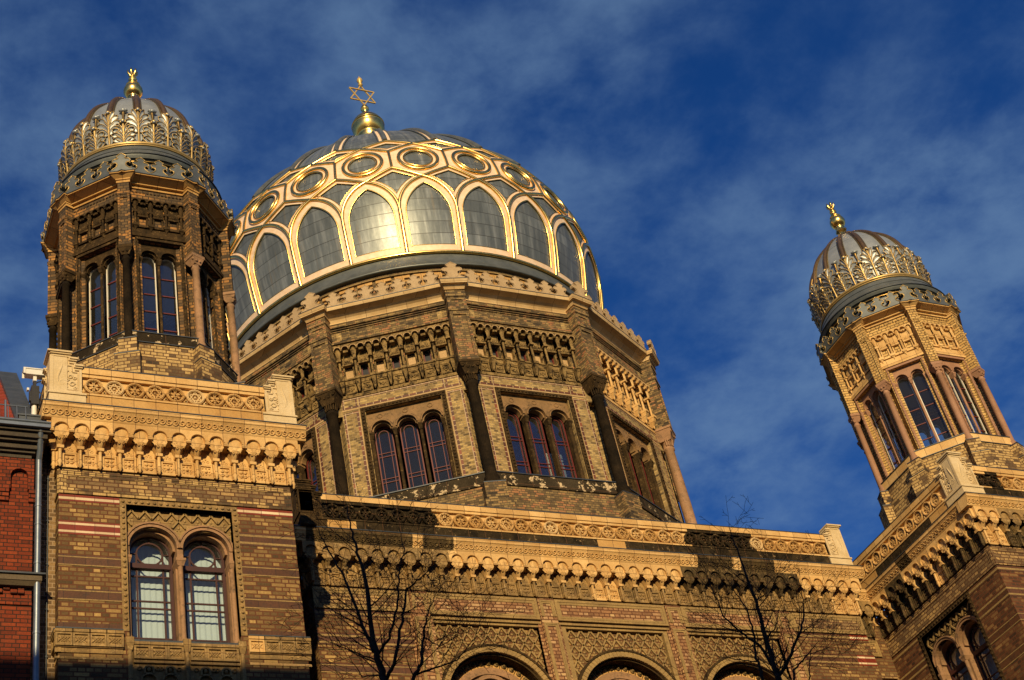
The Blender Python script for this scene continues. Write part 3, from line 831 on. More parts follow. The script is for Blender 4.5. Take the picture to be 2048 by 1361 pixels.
    for sg, m in ((-1, DARKST), (1, PALE)):
        mb = MB(); x = sg*B
        acroterion(mb, [(dict(O=(x, DC, 0), T=(1, 0, 0), N=(0, -1, 0)), -sg), (dict(O=(x, DC, 0), T=(0, sg, 0), N=(sg, 0, 0)), 1)])
        mb.build('corner_acroterion', [m], o)
    # arches
    for c in (-BC, 0, BC):
        fr = dict(O=(c, DC, 0), T=(1, 0, 0), N=(0, -1, 0))
        mb = MB(**fr)
        mb.prism([(-hw, 17.0), (-hw, 19.43), (-1.52, 19.43), (-1.52, 17.0)][::-1], -.13, -.02, 0)
        mb.prism([(hw, 17.0), (1.52, 17.0), (1.52, 19.43), (hw, 19.43)], -.13, -.02, 0)
        lattice(mb, -hw, hw, 17.4, 19.43, -.13, lambda x, z: math.hypot(x, z - 17.30) > 1.50, .275, .42, 0, .022)
        mb.build('trellis_panel', [LATT], o)
        mb = MB(**fr)
        mb.arcplate(0, 17.30, 1.36, 1.50, -.1, pi + .1, -.40, .03, 36, 0)
        mb.arcplate(0, 17.30, 1.505, 1.56, -.1, pi + .1, -.13, .06, 36, 1)
        mb.arcplate(0, 17.30, 1.315, 1.358, -.1, pi + .1, -.45, -.06, 36, 1)
        for i in range(40):
            a = pi*i/39
            mb.arcplate(0, 17.30, 1.362, 1.498, a - .002 + .006, a + .072 - .006, .03, .042, 2, 0)
        mb.build('arch_ring', [LATT, DARKST], o)
        mb = MB(**fr)
        mb.arcplate(0, 17.30, 1.13, 1.36, -.1, pi + .1, -.46, -.34, 36, 0)
        for i in range(19):
            a = pi*(i + .5)/19
            mb.lathe2((1.235*cos(a), 17.30 + 1.235*sin(a)), .062, -.34, -.295, 1)
            mb.lathe2((1.235*cos(a), 17.30 + 1.235*sin(a)), .03, -.30, -.27, 1)
            b = pi*i/19
            mb.arcplate(0, 17.30, 1.135, 1.325, b - .006, b + .006, -.345, -.33, 1, 2)
        mb.build('rosette_ring', [TERRA2, DRUMST, DARKST], o)
        mb = MB(**fr)
        mb.arcplate(0, 17.30, .95, 1.13, -.1, pi + .1, -.50, -.31, 36, 0)
        mb.arcplate(0, 17.72, .43, .53, 0, 2*pi, -.54, -.33, 32, 0)
        mb.arcplate(0, 17.72, .53, .60, 0, 2*pi, -.54, -.38, 32, 0)
        mb.build('window_tracery', [SANDP], o)
        mb = MB(**fr)
        mb.arcplate(0, 17.72, 0.0, .43, 0, 2*pi, -.47, -.465, 24, 0)
        mb.build('window_pane', [GLASSD], o)
        mb = MB(**fr)
        for k in range(12):
            a = k*pi/6; mb.tube([(.05*cos(a), -.45, 17.72 + .05*sin(a)), (.43*cos(a + .35), -.45, 17.72 + .43*sin(a + .35))], .008, 4, 0)
            mb.tube([(.05*cos(a), -.45, 17.72 + .05*sin(a)), (.43*cos(a - .35), -.45, 17.72 + .43*sin(a - .35))], .008, 4, 0)
        mb.build('window_frame', [ZINCM], o)
    striped_wall(None, F, [(PO + .26, B - .6)], o, soot=True); striped_wall(None, F, [(B - .598, B + .004)], o, soot=False)
    striped_wall(None, F, [(-B, -PO - .26)], o, soot=True)
    return o
FRONT = entrance_front()

# ------------------------------------------------------------------ frieze of shells and deep niches (towers and drum)
def niche_arcade(mb, hw, ns, z, df, r, sq, mi=(0, 1, 2), blank=None):
    """ns shells and ns-1 niches between -hw..hw. z: dict of levels. mi: stone, pale rim, dark pane"""
    p = hw/(ns - 1)                         # shell to niche distance
    cs = [(-hw + i*p) for i in range(2*ns - 1)]
    zs = z['spring']
    mb.archrow(-hw - p*.5, hw + p*.5, zs - .04, z['top'], 0, df, [(c, r, zs) for c in cs], 8, mi[0])
    for c in cs:
        mb.arcplate(c, zs, r + .001, r + r*.22, 0, pi, df, df + .018, 8, mi[1])
    for i, c in enumerate(cs):
        if i % 2 == 0:
            zc = z['cap']
            H = zs - zc
            def fan(a, q, c=c):
                x = -1 + 2*a
                w = r*(.55 + .45*q**1.6)
                return (c + x*w, df*.82 - .05*abs(x)**2 - .04*max(0, q - .7) + .012*cos(x*12), zc + q*(H + r*.9*(1 - x*x)**.5))
            mb.grid(fan, 10, 5, mi[0])
            mb.box(c - r*.75, c + r*.75, 0, df*.8, zc - .06, zc, mi[0])
            mb.lathe((c, df*.45), [(r*.42, z['colb']), (r*.42, zc - .06)], 8, mi[0])
            mb.box(c - r*.9, c + r*.9, 0, df*.85, z['colb'] - .08, z['colb'], mi[0])
            mb.taper((c - r*.3, c + r*.3, 0, df*.25), z['pend'], (c - r*.8, c + r*.8, 0, df*.75), z['colb'] - .08, mi[0])
            mb.lathe((c, df*.3), [(r*.1, z['pend'] - .05), (r*.42, z['pend'] + .02), (r*.25, z['pend'] + .08)], 6, mi[0])
        else:
            h = p - r*.85
            mb.box(c - h, c + h, -.04, .0, z['sq1'] + .0, z['top'], mi[0])
            mb.box(c - r*.8, c + r*.8, 0, df*.75, zs - r*.9, zs - r*.05, mi[0])
            mb.ball((c, df*.62, zs - r*.45), r*.55, 6, mi[0])
            tz = z['sq1'] + .06
            mb.prism([(c + h*.92*cos(pi*k/8), tz + (z['cap'] - z['sq1'] + .03)*sin(pi*k/8)) for k in range(9)], 0, df*.16, mi[0])
            for k in range(5):
                a = pi*(k + .5)/5
                mb.tube([(c, df*.2, tz + .02), (c + h*.75*cos(a), df*.2, tz + h*.85*sin(a))], [.008, r*.15], 4, mi[0])
            mb.box(c - h, c + h, 0, df*.3, z['sq1'], z['sq1'] + .05, mi[0])
            # square opening
            q0, q1, qw = z['sq0'], z['sq1'], sq
            mb.box(c - h, c - qw, -.22, 0, q0, q1, mi[0]); mb.box(c + qw, c + h, -.22, 0, q0, q1, mi[0])
            fill = blank(i//2) if blank else 0
            if fill == 0: mb.box(c - qw, c + qw, -.22, -.12, q0, q1, mi[1])
            else:
                mb.box(c - qw, c + qw, -.22, -.18, q0, q1, 4)
                mb.box(c - qw, c - qw + .035, -.18, -.13, q0, q1, 3); mb.box(c + qw - .035, c + qw, -.18, -.13, q0, q1, 3); mb.box(c - qw, c + qw, -.178, -.128, q0, q0 + .035, 3)
            mb.taper((c - h, c + h, -.22, .05), q0 - .10, (c - h, c + h, -.22, -.0), q0, mi[0])
            if z['pan1'] > z['pan0']:
                mb.box(c - h, c + h, -.1, 0.0, z['pan0'], z['pan1'], mi[0])
                e = .035
                for a, b, zz0, zz1 in ((c - h + .02, c - h + .02 + e, z['pan0'] + .03, z['pan1'] - .03), (c + h - .02 - e, c + h - .02, z['pan0'] + .03, z['pan1'] - .03), (c - h + .02 + e, c + h - .02 - e, z['pan0'] + .03, z['pan0'] + .03 + e), (c - h + .02 + e, c + h - .02 - e, z['pan1'] - .03 - e, z['pan1'] - .03)):
                    mb.box(a, b, 0, .03, zz0, zz1, mi[0])
                zc2 = (z['pan0'] + z['pan1'])/2
                mb.arcplate(c, zc2, .03, .055, 0, 2*pi, 0, .025, 8, mi[0])
                for sg in (-1, 1):
                    mb.tube([(c + sg*.06, .01, zc2), (c + sg*.10, .01, zc2 + .04), (c + sg*.10, .01, zc2 - .04), (c + sg*.06, .01, zc2)], .01, 4, mi[0])

def crest(mb, fr, hw, n, w, h, z0, mi=0, th=.07, edge=None):
    """row of lily-shaped battlements"""
    mb.frame(**fr)
    xs = [(-hw + (i + .5)*2*hw/n) for i in range(n)] if n > 1 else [0]
    for x in xs:
        half = [(.50, 0), (.50, .07), (.39, .12), (.29, .20), (.23, .30), (.23, .37), (.29, .43), (.42, .45), (.465, .53), (.44, .61), (.36, .66), (.22, .67), (.17, .71), (.27, .82), (0, 1.0)]
        right = [(x + a*w, z0 + b*h) for a, b in half]; left = [(2*x - a, b) for a, b in right[-2::-1]]
        # fan of quads from the axis, because the outline is concave
        full = [(a, b) for a, b in half]
        for sg in (1, -1):
            for i in range(len(full) - 1):
                (a0, b0), (a1, b1) = full[i], full[i + 1]
                q = [(x, z0 + b0*h), (x + sg*a0*w, z0 + b0*h), (x + sg*a1*w, z0 + b1*h), (x, z0 + b1*h)]
                vs = [(t, th/2, z) for t, z in q] + [(t, -th/2, z) for t, z in q]
                mb.add(vs, [(0, 1, 2, 3) if sg > 0 else (3, 2, 1, 0), (7, 6, 5, 4) if sg > 0 else (4, 5, 6, 7), (1, 5, 6, 2)], mi)
            if edge is not None:
                mb.tube([(x + sg*a*w*.93, th/2 + .004, z0 + b*h*.96 + .01) for a, b in half[1:]], .013, 4, edge)
                mb.tube([(x + sg*(.30 + .12*cos(q))*w, th/2 + .004, z0 + (.34 + .14*sin(q))*h) for q in [i*pi/4 for i in range(7)]], .007, 4, edge)
            else:
                mb.tube([(x + sg*a*w*.9, th/2, z0 + b*h*.95 + .012) for a, b in half[1:]], .011, 4, mi)
                mb.tube([(x + sg*(.10 + .28*q)*w, th/2, z0 + (.05 + .42*q**1.6)*h) for q in (0, .3, .6, .9)], .009, 4, mi)

def octring(mb, n, prof, a0=0.0, mi=0, c=(0, 0)):
    """polygonal ring: prof = [(apothem,z)], faces centred on a0+k*360/n"""
    k = len(prof); q = 1/cos(pi/n)
    vs = []
    for a, z in prof:
        for i in range(n):
            an = R(a0) + 2*pi*(i + .5)/n
            vs.append((c[0] + a*q*cos(an), -(c[1] + a*q*sin(an)), z))
    fs = [(j*n + i, j*n + (i + 1) % n, (j + 1)*n + (i + 1) % n, (j + 1)*n + i) for j in range(k - 1) for i in range(n)]
    s = (mb.O, mb.T, mb.N); mb.frame(); mb.add(vs, fs, mi); mb.frame(*s)

# ------------------------------------------------------------------ octagonal towers
def tower(cx, label, sooty, proto=None):
    wallm = BR_SOOT if sooty else BR_CLEAN
    carve = DARKST if sooty else TERRA
    frame_m = DARKST if sooty else SAND
    sill_m = PEEL if sooty else TERRA
    loc = (cx, TY, 0)
    AW = 1.88
    if proto is None:
        faces = [-90 + 45*k for k in range(8)]; corners = [-112.5 + 45*k for k in range(8)]
        body = MB()
        for an in faces:
            fr = facef(an, AW); body.frame(**fr)
            # window storey: wall around the opening
            body.box(-.60, -.50, -.30, 0, 24.45, 27.43, 0); body.box(.50, .60, -.30, 0, 24.45, 27.43, 0)
            body.box(-.66, .66, -.30, 0, 27.432, 27.52, 0)
            body.box(-.66, .66, -.30, 0.06, 27.52, 27.62, 1)      # moulding over the window
            body.box(-.66, .66, -.30, 0.03, 27.62, 27.70, 1)
            # upper storey wall
            body.box(-.72, .72, -.32, -.045, 27.70, 28.78, 0)
            body.box(-.70, .70, -.3, .02, 28.80, 29.12, 0)
            body.box(-.70, .70, -.3, .045, 28.74, 28.80, 0)
            for k in range(14):
                body.box(-.62 + k*.09, -.58 + k*.09, .0, .045, 29.00, 29.04, 0)
            # base
            body.frame(**facef(an, 2.0))
            body.box(-.84, .84, -.4, .0, 23.66, 24.14, 2); body.box(-.85, .85, -.4, .022, 23.64, 23.662, 4)
            body.frame(**facef(an, 2.13)); body.box(-.90, .90, -.4, 0, 21.9, 23.64, 2)
        for an in corners:
            fr = facef(an, 0); body.frame(**fr)
            # notch behind the free column
            body.prismz([(-.30, 1.80), (-.12, 1.62), (.12, 1.62), (.30, 1.80), (.145, 1.935), (0, 1.78), (-.145, 1.935)], 24.3, 27.45, 0)
            body.prismz([(-.30, 1.70), (.30, 1.70), (.12, 1.96), (-.12, 1.96)], 27.43, 29.3, 0)
            # pier with sunk panel
            body.box(-.14, .14, 1.75, 2.20, 27.02, 28.70, 0)
            for a, b in ((-.14, -.095), (.095, .14)): body.box(a, b, 2.20, 2.232, 27.02, 28.70, 0)
            body.box(-.095, .095, 2.20, 2.232, 28.62, 28.70, 0); body.box(-.095, .095, 2.20, 2.232, 27.02, 27.10, 0)
            body.box(-.155, .155, 1.75, 2.25, 28.70, 28.80, 0)
            body.box(-.135, .135, 1.75, 2.225, 28.80, 29.12, 0)
            # stepped pedestals under the column
            body.box(-.20, .20, 1.6, 2.32, 23.60, 24.10, 3); body.box(-.21, .21, 1.6, 2.33, 24.10, 24.12, 4)
            body.box(-.275, .275, 1.6, 2.44, 21.9, 23.58, 3); body.box(-.285, .285, 1.6, 2.45, 23.58, 23.60, 4)
        o = body.build('octagonal_tower', [wallm, carve, BR_BASE, BR_BASE, ZINCD], SYN, loc, label=label)
        kids = {}
        def face_part(name, mats, fn, n=8, a0=-90.0, key=None, st=None):
            mb = MB(); fn(mb)
            st = st or 360/n
            first = mb.build(name, mats, o, rz=0); lst = [first]
            for k in range(1, n): lst.append(copy_of(first, o, R(k*st)))
            kids[key or name] = (lst, mats)
        # sill
        def f(mb):
            mb.frame(**facef(-90, AW)); mb.box(-.78, .78, -.3, .14, 24.16, 24.42, 0); mb.box(-.79, .79, -.3, .16, 24.42, 24.445, 1); mb.box(-.80, .80, -.3, .15, 24.14, 24.16, 1)
        face_part('window_sill', [sill_m, ZINCD], f)
        def f(mb):
            mb.frame(**facef(-90, AW))
            zz = dict(spring=28.63, top=28.74, cap=28.36, colb=27.93, pend=27.78, sq0=27.93, sq1=28.20, pan0=1, pan1=0)
            niche_arcade(mb, .555, 4, zz, .10, .070, .088, (0, 0, 0))
            mb.box(-.66, .66, -.2, .02, 27.70, 27.80, 0)
        face_part('niche_arcade', [carve], f)
        def f(mb):      # stone window head and shafts
            mb.frame(**facef(-90, AW))
            mb.archrow(-.50, .50, 26.95, 27.43, -.26, -.10, [(-.235, .185, 27.02), (.235, .185, 27.02)], 12, 0)
            for c in (-.235, .235):
                mb.arcplate(c, 27.02, .186, .215, 0, pi, -.10, -.075, 12, 0); mb.arcplate(c, 27.02, .155, .184, 0, pi, -.26, -.15, 12, 0)
            for t, w in ((-.455, .05), (0, .042), (.455, .05)):
                mb.box(t - w*1.25, t + w*1.25, -.26, -.06, 26.90, 26.96, 0)
                mb.taper((t - w*.8, t + w*.8, -.22, -.10), 26.80, (t - w*1.2, t + w*1.2, -.26, -.065), 26.90, 0)
                mb.lathe((t, -.15), [(w*1.3, 24.45), (w*1.2, 24.52), (w*.85, 24.56), (w*.85, 26.80)], 8, 0)
            for t in (-.545, .545):
                mb.box(t - .02, t + .02, 0, .03, 24.45, 27.5, 0)
                mb.lathe((t*.955, .0), [(.035, 24.45), (.03, 24.5), (.028, 26.78), (.05, 26.9), (.05, 26.95)], 8, 0)
            for i in range(18): mb.box(-.555, -.535, .03, .045, 24.6 + i*.16, 24.67 + i*.16, 0); mb.box(.535, .555, .03, .045, 24.6 + i*.16, 24.67 + i*.16, 0)
            mb.box(-.565, .565, 0, .04, 27.43, 27.50, 0)
        face_part('twin_window_head', [frame_m], f)
        def f(mb):
            mb.frame(**facef(-90, AW))
            for c in (-.235, .235):
                mb.arcplate(c, 27.0, .165, .19, 0, pi, -.31, -.27, 12, 0)
                for sg in (-1, 1): mb.box(c + sg*.178 - .013, c + sg*.178 + .013, -.31, -.27, 24.45, 27.0, 0 if sg > -2 else 1)
                for z in (24.93, 25.46, 25.99, 26.52): mb.box(c - .175, c + .175, -.31, -.275, z - .014, z + .014, 1)
                mb.box(c - .165, c + .165, -.308, -.276, 24.45, 24.49, 1)
        face_part('window_frame', [WHITEWOOD, REDWOOD], f)
        def f(mb):
            mb.frame(**facef(-90, AW))
            for c in (-.235, .235):
                mb.prism([(c - .17, 24.46), (c + .17, 24.46)] + [(c + .17*cos(pi*i/10), 27.0 + .17*sin(pi*i/10)) for i in range(11)], -.296, -.292, 0)
        face_part('window_pane', [GLASST], f)
        def f(mb):
            mb.frame(**facef(-112.5, 0)); zt = 27.02
            mb.lathe((0, 2.13), [(.125, 24.12), (.125, 24.19), (.10, 24.22), (.12, 24.27), (.092, 24.33), (.098, 25.2), (.088, 26.60), (.11, 26.62), (.11, 26.65), (.085, 26.67), (.085, 26.74), (.10, 26.80)], 14, 0)
            mb.taper((-.09, .09, 2.04, 2.22), 26.74, (-.16, .16, 1.92, 2.27), 26.93, 1)
            for sx in (-1, 1):
                mb.ball((sx*.12, 2.22, 26.87), .04, 6, 1); mb.ball((sx*.05, 2.24, 26.83), .035, 6, 1)
            mb.box(-.175, .175, 1.75, 2.275, 26.93, 27.018, 1)
        face_part('column', [BLACKST if sooty else SAND, DARKST if sooty else SAND], f)
        # cornice
        mb = MB()
        cm = TERRA if not sooty else TERRA2
        for an in faces:
            mb.frame(**facef(an, AW))
            mb.box(-.72, .72, -.3, .055, 29.12, 29.20, 0); mb.box(-.75, .75, -.3, .13, 29.20, 29.235, 0)
            mb.taper((-.76, .76, -.3, .10), 29.235, (-.90, .90, -.3, .31), 29.32, 0)
            mb.box(-.93, .93, -.3, .35, 29.32, 29.352, 0); mb.box(-.94, .94, -.9, .37, 29.352, 29.37, 1)
        for an in corners:
            mb.frame(**facef(an, 0))
            mb.box(-.165, .165, 1.7, 2.235, 29.121, 29.20, 0); mb.box(-.18, .18, 1.7, 2.26, 29.20, 29.242, 0)
            mb.taper((-.20, .20, 1.7, 2.26), 29.242, (-.29, .29, 1.7, 2.36), 29.325, 0)
            mb.box(-.30, .30, 1.7, 2.38, 29.325, 29.358, 0); mb.box(-.31, .31, 1.6, 2.395, 29.358, 29.378, 1)
        mb.build('cornice', [cm, ZINCD], o)
        # zinc crest
        mb = MB()
        for an in faces: crest(mb, facef(an, 2.20), .68, 3, .453, .55, 29.37, 0, .08, 1)
        for an in corners: crest(mb, facef(an, 2.31), .3, 1, .50, .62, 29.375, 0, .16, 1)
        mb.build('crest', [ZINCM, GILT], o)
        # interior floor and ceiling
        mb = MB()
        octring(mb, 8, [(0.02, 28.0), (1.7, 28.0), (1.7, 28.1), (.02, 28.1)], -90, 0)
        mb.build('tower_ceiling', [PLASTER], o); mb = MB()
        octring(mb, 8, [(0.02, 24.30), (1.75, 24.30), (1.75, 24.2), (.02, 24.2)], -90, 0)
        mb.build('tower_floor', [PLASTER], o)
        tower.kids = kids
        return o
proto_mats = {}
random.seed(5)
TOW_L = tower(-TX, 'octagonal tower of soot-blackened brown brick with black columns', True)
# two front columns of this tower were renewed in pink stone
kc = tower.kids['column'][0]
for k in (1, 2):
    for i in (0, 1):
        kc[k].material_slots[i].link = 'OBJECT'; kc[k].material_slots[i].material = SANDP
    kc[k]['label'] = 'pinkish stone column'
TOW_R = tower(TX, 'octagonal tower of clean pale yellow brick with red stone columns', False)

# ------------------------------------------------------------------ tower domes
TPZ = [30.10, 30.22, 30.30, 30.45, 30.80, 30.90, 31.2, 31.6, 32.0, 32.4, 32.8, 33.2, 33.6, 33.9, 34.12, 34.3]
TPR = [2.10, 2.16, 2.12, 2.02, 1.90, 1.80, 1.82, 1.84, 1.81, 1.72, 1.57, 1.33, 1.00, .70, .42, .16]
def interp(z, Z, Rr):
    if z <= Z[0]: return Rr[0]
    for i in range(len(Z) - 1):
        if z <= Z[i + 1]:
            u = (z - Z[i])/(Z[i + 1] - Z[i]); return Rr[i] + u*(Rr[i + 1] - Rr[i])
    return Rr[-1]
def smooth_prof(Z, Rr, n):
    """Catmull-Rom sampling of a profile"""
    out = []
    k = len(Z)
    for i in range(k - 1):
        p0 = (Z[max(i - 1, 0)], Rr[max(i - 1, 0)]); p1 = (Z[i], Rr[i]); p2 = (Z[i + 1], Rr[i + 1]); p3 = (Z[min(i + 2, k - 1)], Rr[min(i + 2, k - 1)])
        for j in range(n):
            u = j/n
            q = [.5*((2*b) + (c - a)*u + (2*a - 5*b + 4*c - d)*u*u + (3*b - a - 3*c + d)*u**3) for a, b, c, d in zip(p0, p1, p2, p3)]
            out.append(q)
    out.append([Z[-1], Rr[-1]])
    return [q[0] for q in out], [q[1] for q in out]
TZ, TR = smooth_prof(TPZ, TPR, 4)

def tower_dome(cx, label):
    loc = (cx, TY, 0)
    ax = lambda u, z, off: None
    mb = MB()
    mb.lathe((0, 0), [(1.95, 29.35), (2.02, 29.42), (2.03, 29.85), (2.00, 30.0), (2.09, 30.05)], 64, 1)
    i0 = 0
    prof = list(zip(TR, TZ))
    mb.lathe((0, 0), [q for q in prof if q[1] > 30.82], 64, 0); mb.lathe((0, 0), [q for q in prof if q[1] < 30.9], 64, 2)
    for z in (33.05, 33.62): mb.tube([(cos(a)*(interp(z, TZ, TR) - .004), sin(a)*(interp(z, TZ, TR) - .004), z) for a in [2*pi*i/64 for i in range(64)]], .009, 4, 1, True)
    for z, r in ((30.53, 2.0),): mb.tube([(cos(a)*r, sin(a)*r, z) for a in [2*pi*i/64 for i in range(64)]], .008, 4, 1, True)
    d = mb.build('tower_dome', [ZINC, ZINCD, ZINCM], SYN, loc, label=label)
    mb = MB()
    mb.tube([(1.885*cos(a), 1.885*sin(a), 30.86) for a in [2*pi*i/64 for i in range(64)]], .055, 8, 0, True)
    mb.tube([(1.94*cos(a), 1.94*sin(a), 30.75) for a in [2*pi*i/64 for i in range(64)]], .022, 6, 0, True)
    mb.build('gold_band', [GILT], d)
    mb = MB(); mb.tube([(2.165*cos(a), 2.165*sin(a), 30.22) for a in [2*pi*i/64 for i in range(64)]], .022, 6, 0, True)
    mb.tube([(2.05*cos(a), 2.05*sin(a), 30.02) for a in [2*pi*i/64 for i in range(64)]], .02, 6, 1, True)
    mb.build('drip_moulding', [ZINCD, GOLDD], d)
    def S(u, z, off):
        """point on the dome: u metres along the parallel from azimuth 0"""
        r = interp(z, TZ, TR); a = u/max(r, .3)
        return ((r + off)*cos(a), -(r + off)*sin(a), z)
    # ribs
    mb = MB()
    zs = [31.9 + (34.25 - 31.9)*i/16 for i in range(17)]
    mb.tube([S(0, z, .03) for z in zs], [.075*min(1, .35 + (34.3 - z)*.6) for z in zs], 6, 0)
    for sg in (-1, 1): mb.tube([S(sg*.085*min(1, .3 + (34.3 - z)*.7), z, .02) for z in zs], .028, 5, 1)
    rib = mb.build('dome_rib', [BRONZE, GOLDD], d, rz=R(-101.25))
    for k in range(1, 16): copy_of(rib, d, R(-101.25 + 22.5*k))
    # acanthus leaves
    def leaf(z0, z1, wid, big):
        mb = MB(); H = z1 - z0
        lean = lambda q: .045 + .035*q**2
        stem = [S(0, z0 + H*q, lean(q) + .03) for q in (0, .2, .4, .6, .8, .93)]
        mb.tube(stem, [.032, .032, .032, .034, .038, .04], 6, 1)
        # curled tip
        zt = z0 + H*.95
        mb.ball(S(0, zt, .125), .07, 8, 1, .8); mb.ball(S(0, zt - .05, .16), .045, 8, 0, .8)
        for sg in (-1, 1): mb.ball(S(sg*.055, zt - .02, .11), .042, 6, 1, .9)
        lobes = ([(.30, .42, .95), (.42, .60, .98), (.52, .78, .80), (.58, .94, .48)] if big else [(.02, .20, .92), (.14, .42, 1.0), (.28, .63, .92), (.42, .82, .58)])
        for qa, qb, wf in lobes:
            for sg in (-1, 1):
                n = 7; up = []; dn = []
                for i in range(n + 1):
                    f = i/n
                    u = sg*wid*wf*f**.9; q = qa + (qb - qa)*f**.75
                    hw = (.088 if big else .125)*H*sin(pi*min(1, f**.75))
                    o1 = lean(q) + .03 + .045*sin(pi*f*.8)
                    up.append(S(u - sg*.01, z0 + H*q + hw, o1 + .015)); dn.append(S(u + sg*.015, z0 + H*q - hw, o1 - .02))
                mid = [S(sg*wid*wf*(i/n)**.9, z0 + H*(qa + (qb - qa)*(i/n)**.75), lean(qa) + .0 + .035*i/n) for i in range(n + 1)]
                vs = up + mid + dn
                fs = [(i, i + 1, n + 2 + i, n + 1 + i) for i in range(n)] + [(n + 1 + i, n + 2 + i, 2*n + 3 + i, 2*n + 2 + i) for i in range(n)]
                mb.add(vs, fs, 0, True)
                mb.tube(up + dn[-2::-1], .010, 4, 1)
        # backing
        pts = [(-.02, 0), (-.75*wid, .35 if big else .1), (-.98*wid, .58 if big else .35), (-.75*wid, .85 if big else .7), (-.3*wid, .97), (.3*wid, .97), (.75*wid, .85 if big else .7), (.98*wid, .58 if big else .35), (.75*wid, .35 if big else .1), (.02, 0)]
        c = S(0, z0 + H*.5, .02)
        vs = [c] + [S(u, z0 + H*q, .03 + lean(q)*.4) for u, q in pts]
        mb.add(vs, [(0, i + 1, i + 2) for i in range(len(pts) - 1)], 0, True)
        return mb
    L1 = leaf(30.92, 32.14, .32, True).build('acanthus_leaf', [ZINC, GILT], d, rz=R(-101.25))
    for k in range(1, 16): copy_of(L1, d, R(-101.25 + 22.5*k))
    L2 = leaf(30.90, 31.66, .29, False).build('acanthus_leaf', [ZINC, GILT], d, rz=R(-112.5))
    for k in range(1, 16): copy_of(L2, d, R(-112.5 + 22.5*k))
    mb = MB()
    mb.tube([S(0, z, .05) for z in (31.6, 31.8, 31.95, 32.05)], [.035, .03, .035, .05], 6, 1)
    p = S(0, 32.13, .06); mb.ball(p, .095, 8, 0, .65); mb.ball(S(-.06, 32.15, .07), .06, 6, 0, .7); mb.ball(S(.06, 32.15, .07), .06, 6, 0, .7)
    bud = mb.build('zinc_bud', [ZINC, GOLDD], d, rz=R(-112.5))
    for k in range(1, 16): copy_of(bud, d, R(-112.5 + 22.5*k))
    # finial
    mb = MB()
    mb.lathe((0, 0), [(.26, 34.12), (.26, 34.2), (.20, 34.24), (.145, 34.27), (.115, 34.42), (.105, 34.56)], 6, 0, False)
    mb.lathe((0, 0), [(.11, 34.56), (.20, 34.59), (.20, 34.65), (.12, 34.69)], 6, 0, False)
    mb.lathe((0, 0), [(.10, 34.69), (.16, 34.76)] + [(.265*sin(pi*j/14), 35.02 - .265*cos(pi*j/14)) for j in range(2, 12)] + [(.20, 35.235), (.20, 35.26), (.13, 35.30), (.11, 35.40), (.085, 35.48), (.12, 35.50), (.12, 35.53), (.055, 35.56), (.05, 35.60), (.09, 35.62), (.09, 35.64), (.04, 35.66), (.07, 35.74), (.06, 35.8), (.0005, 35.97)], 20, 0)
    for k in range(6):
        a = k*pi/3
        mb.tube([(.05*cos(a), .05*sin(a), 35.68), (.12*cos(a), .12*sin(a), 35.78), (.13*cos(a), .13*sin(a), 35.88), (.10*cos(a), .10*sin(a), 35.92)], [.03, .035, .025, .006], 5, 0)
    mb.build('finial', [GOLD], d)
    return d
tower_dome(-TX, 'small ribbed zinc dome with gilded leaves above the sooty tower')
tower_dome(TX, 'small ribbed zinc dome with gilded leaves above the clean tower')

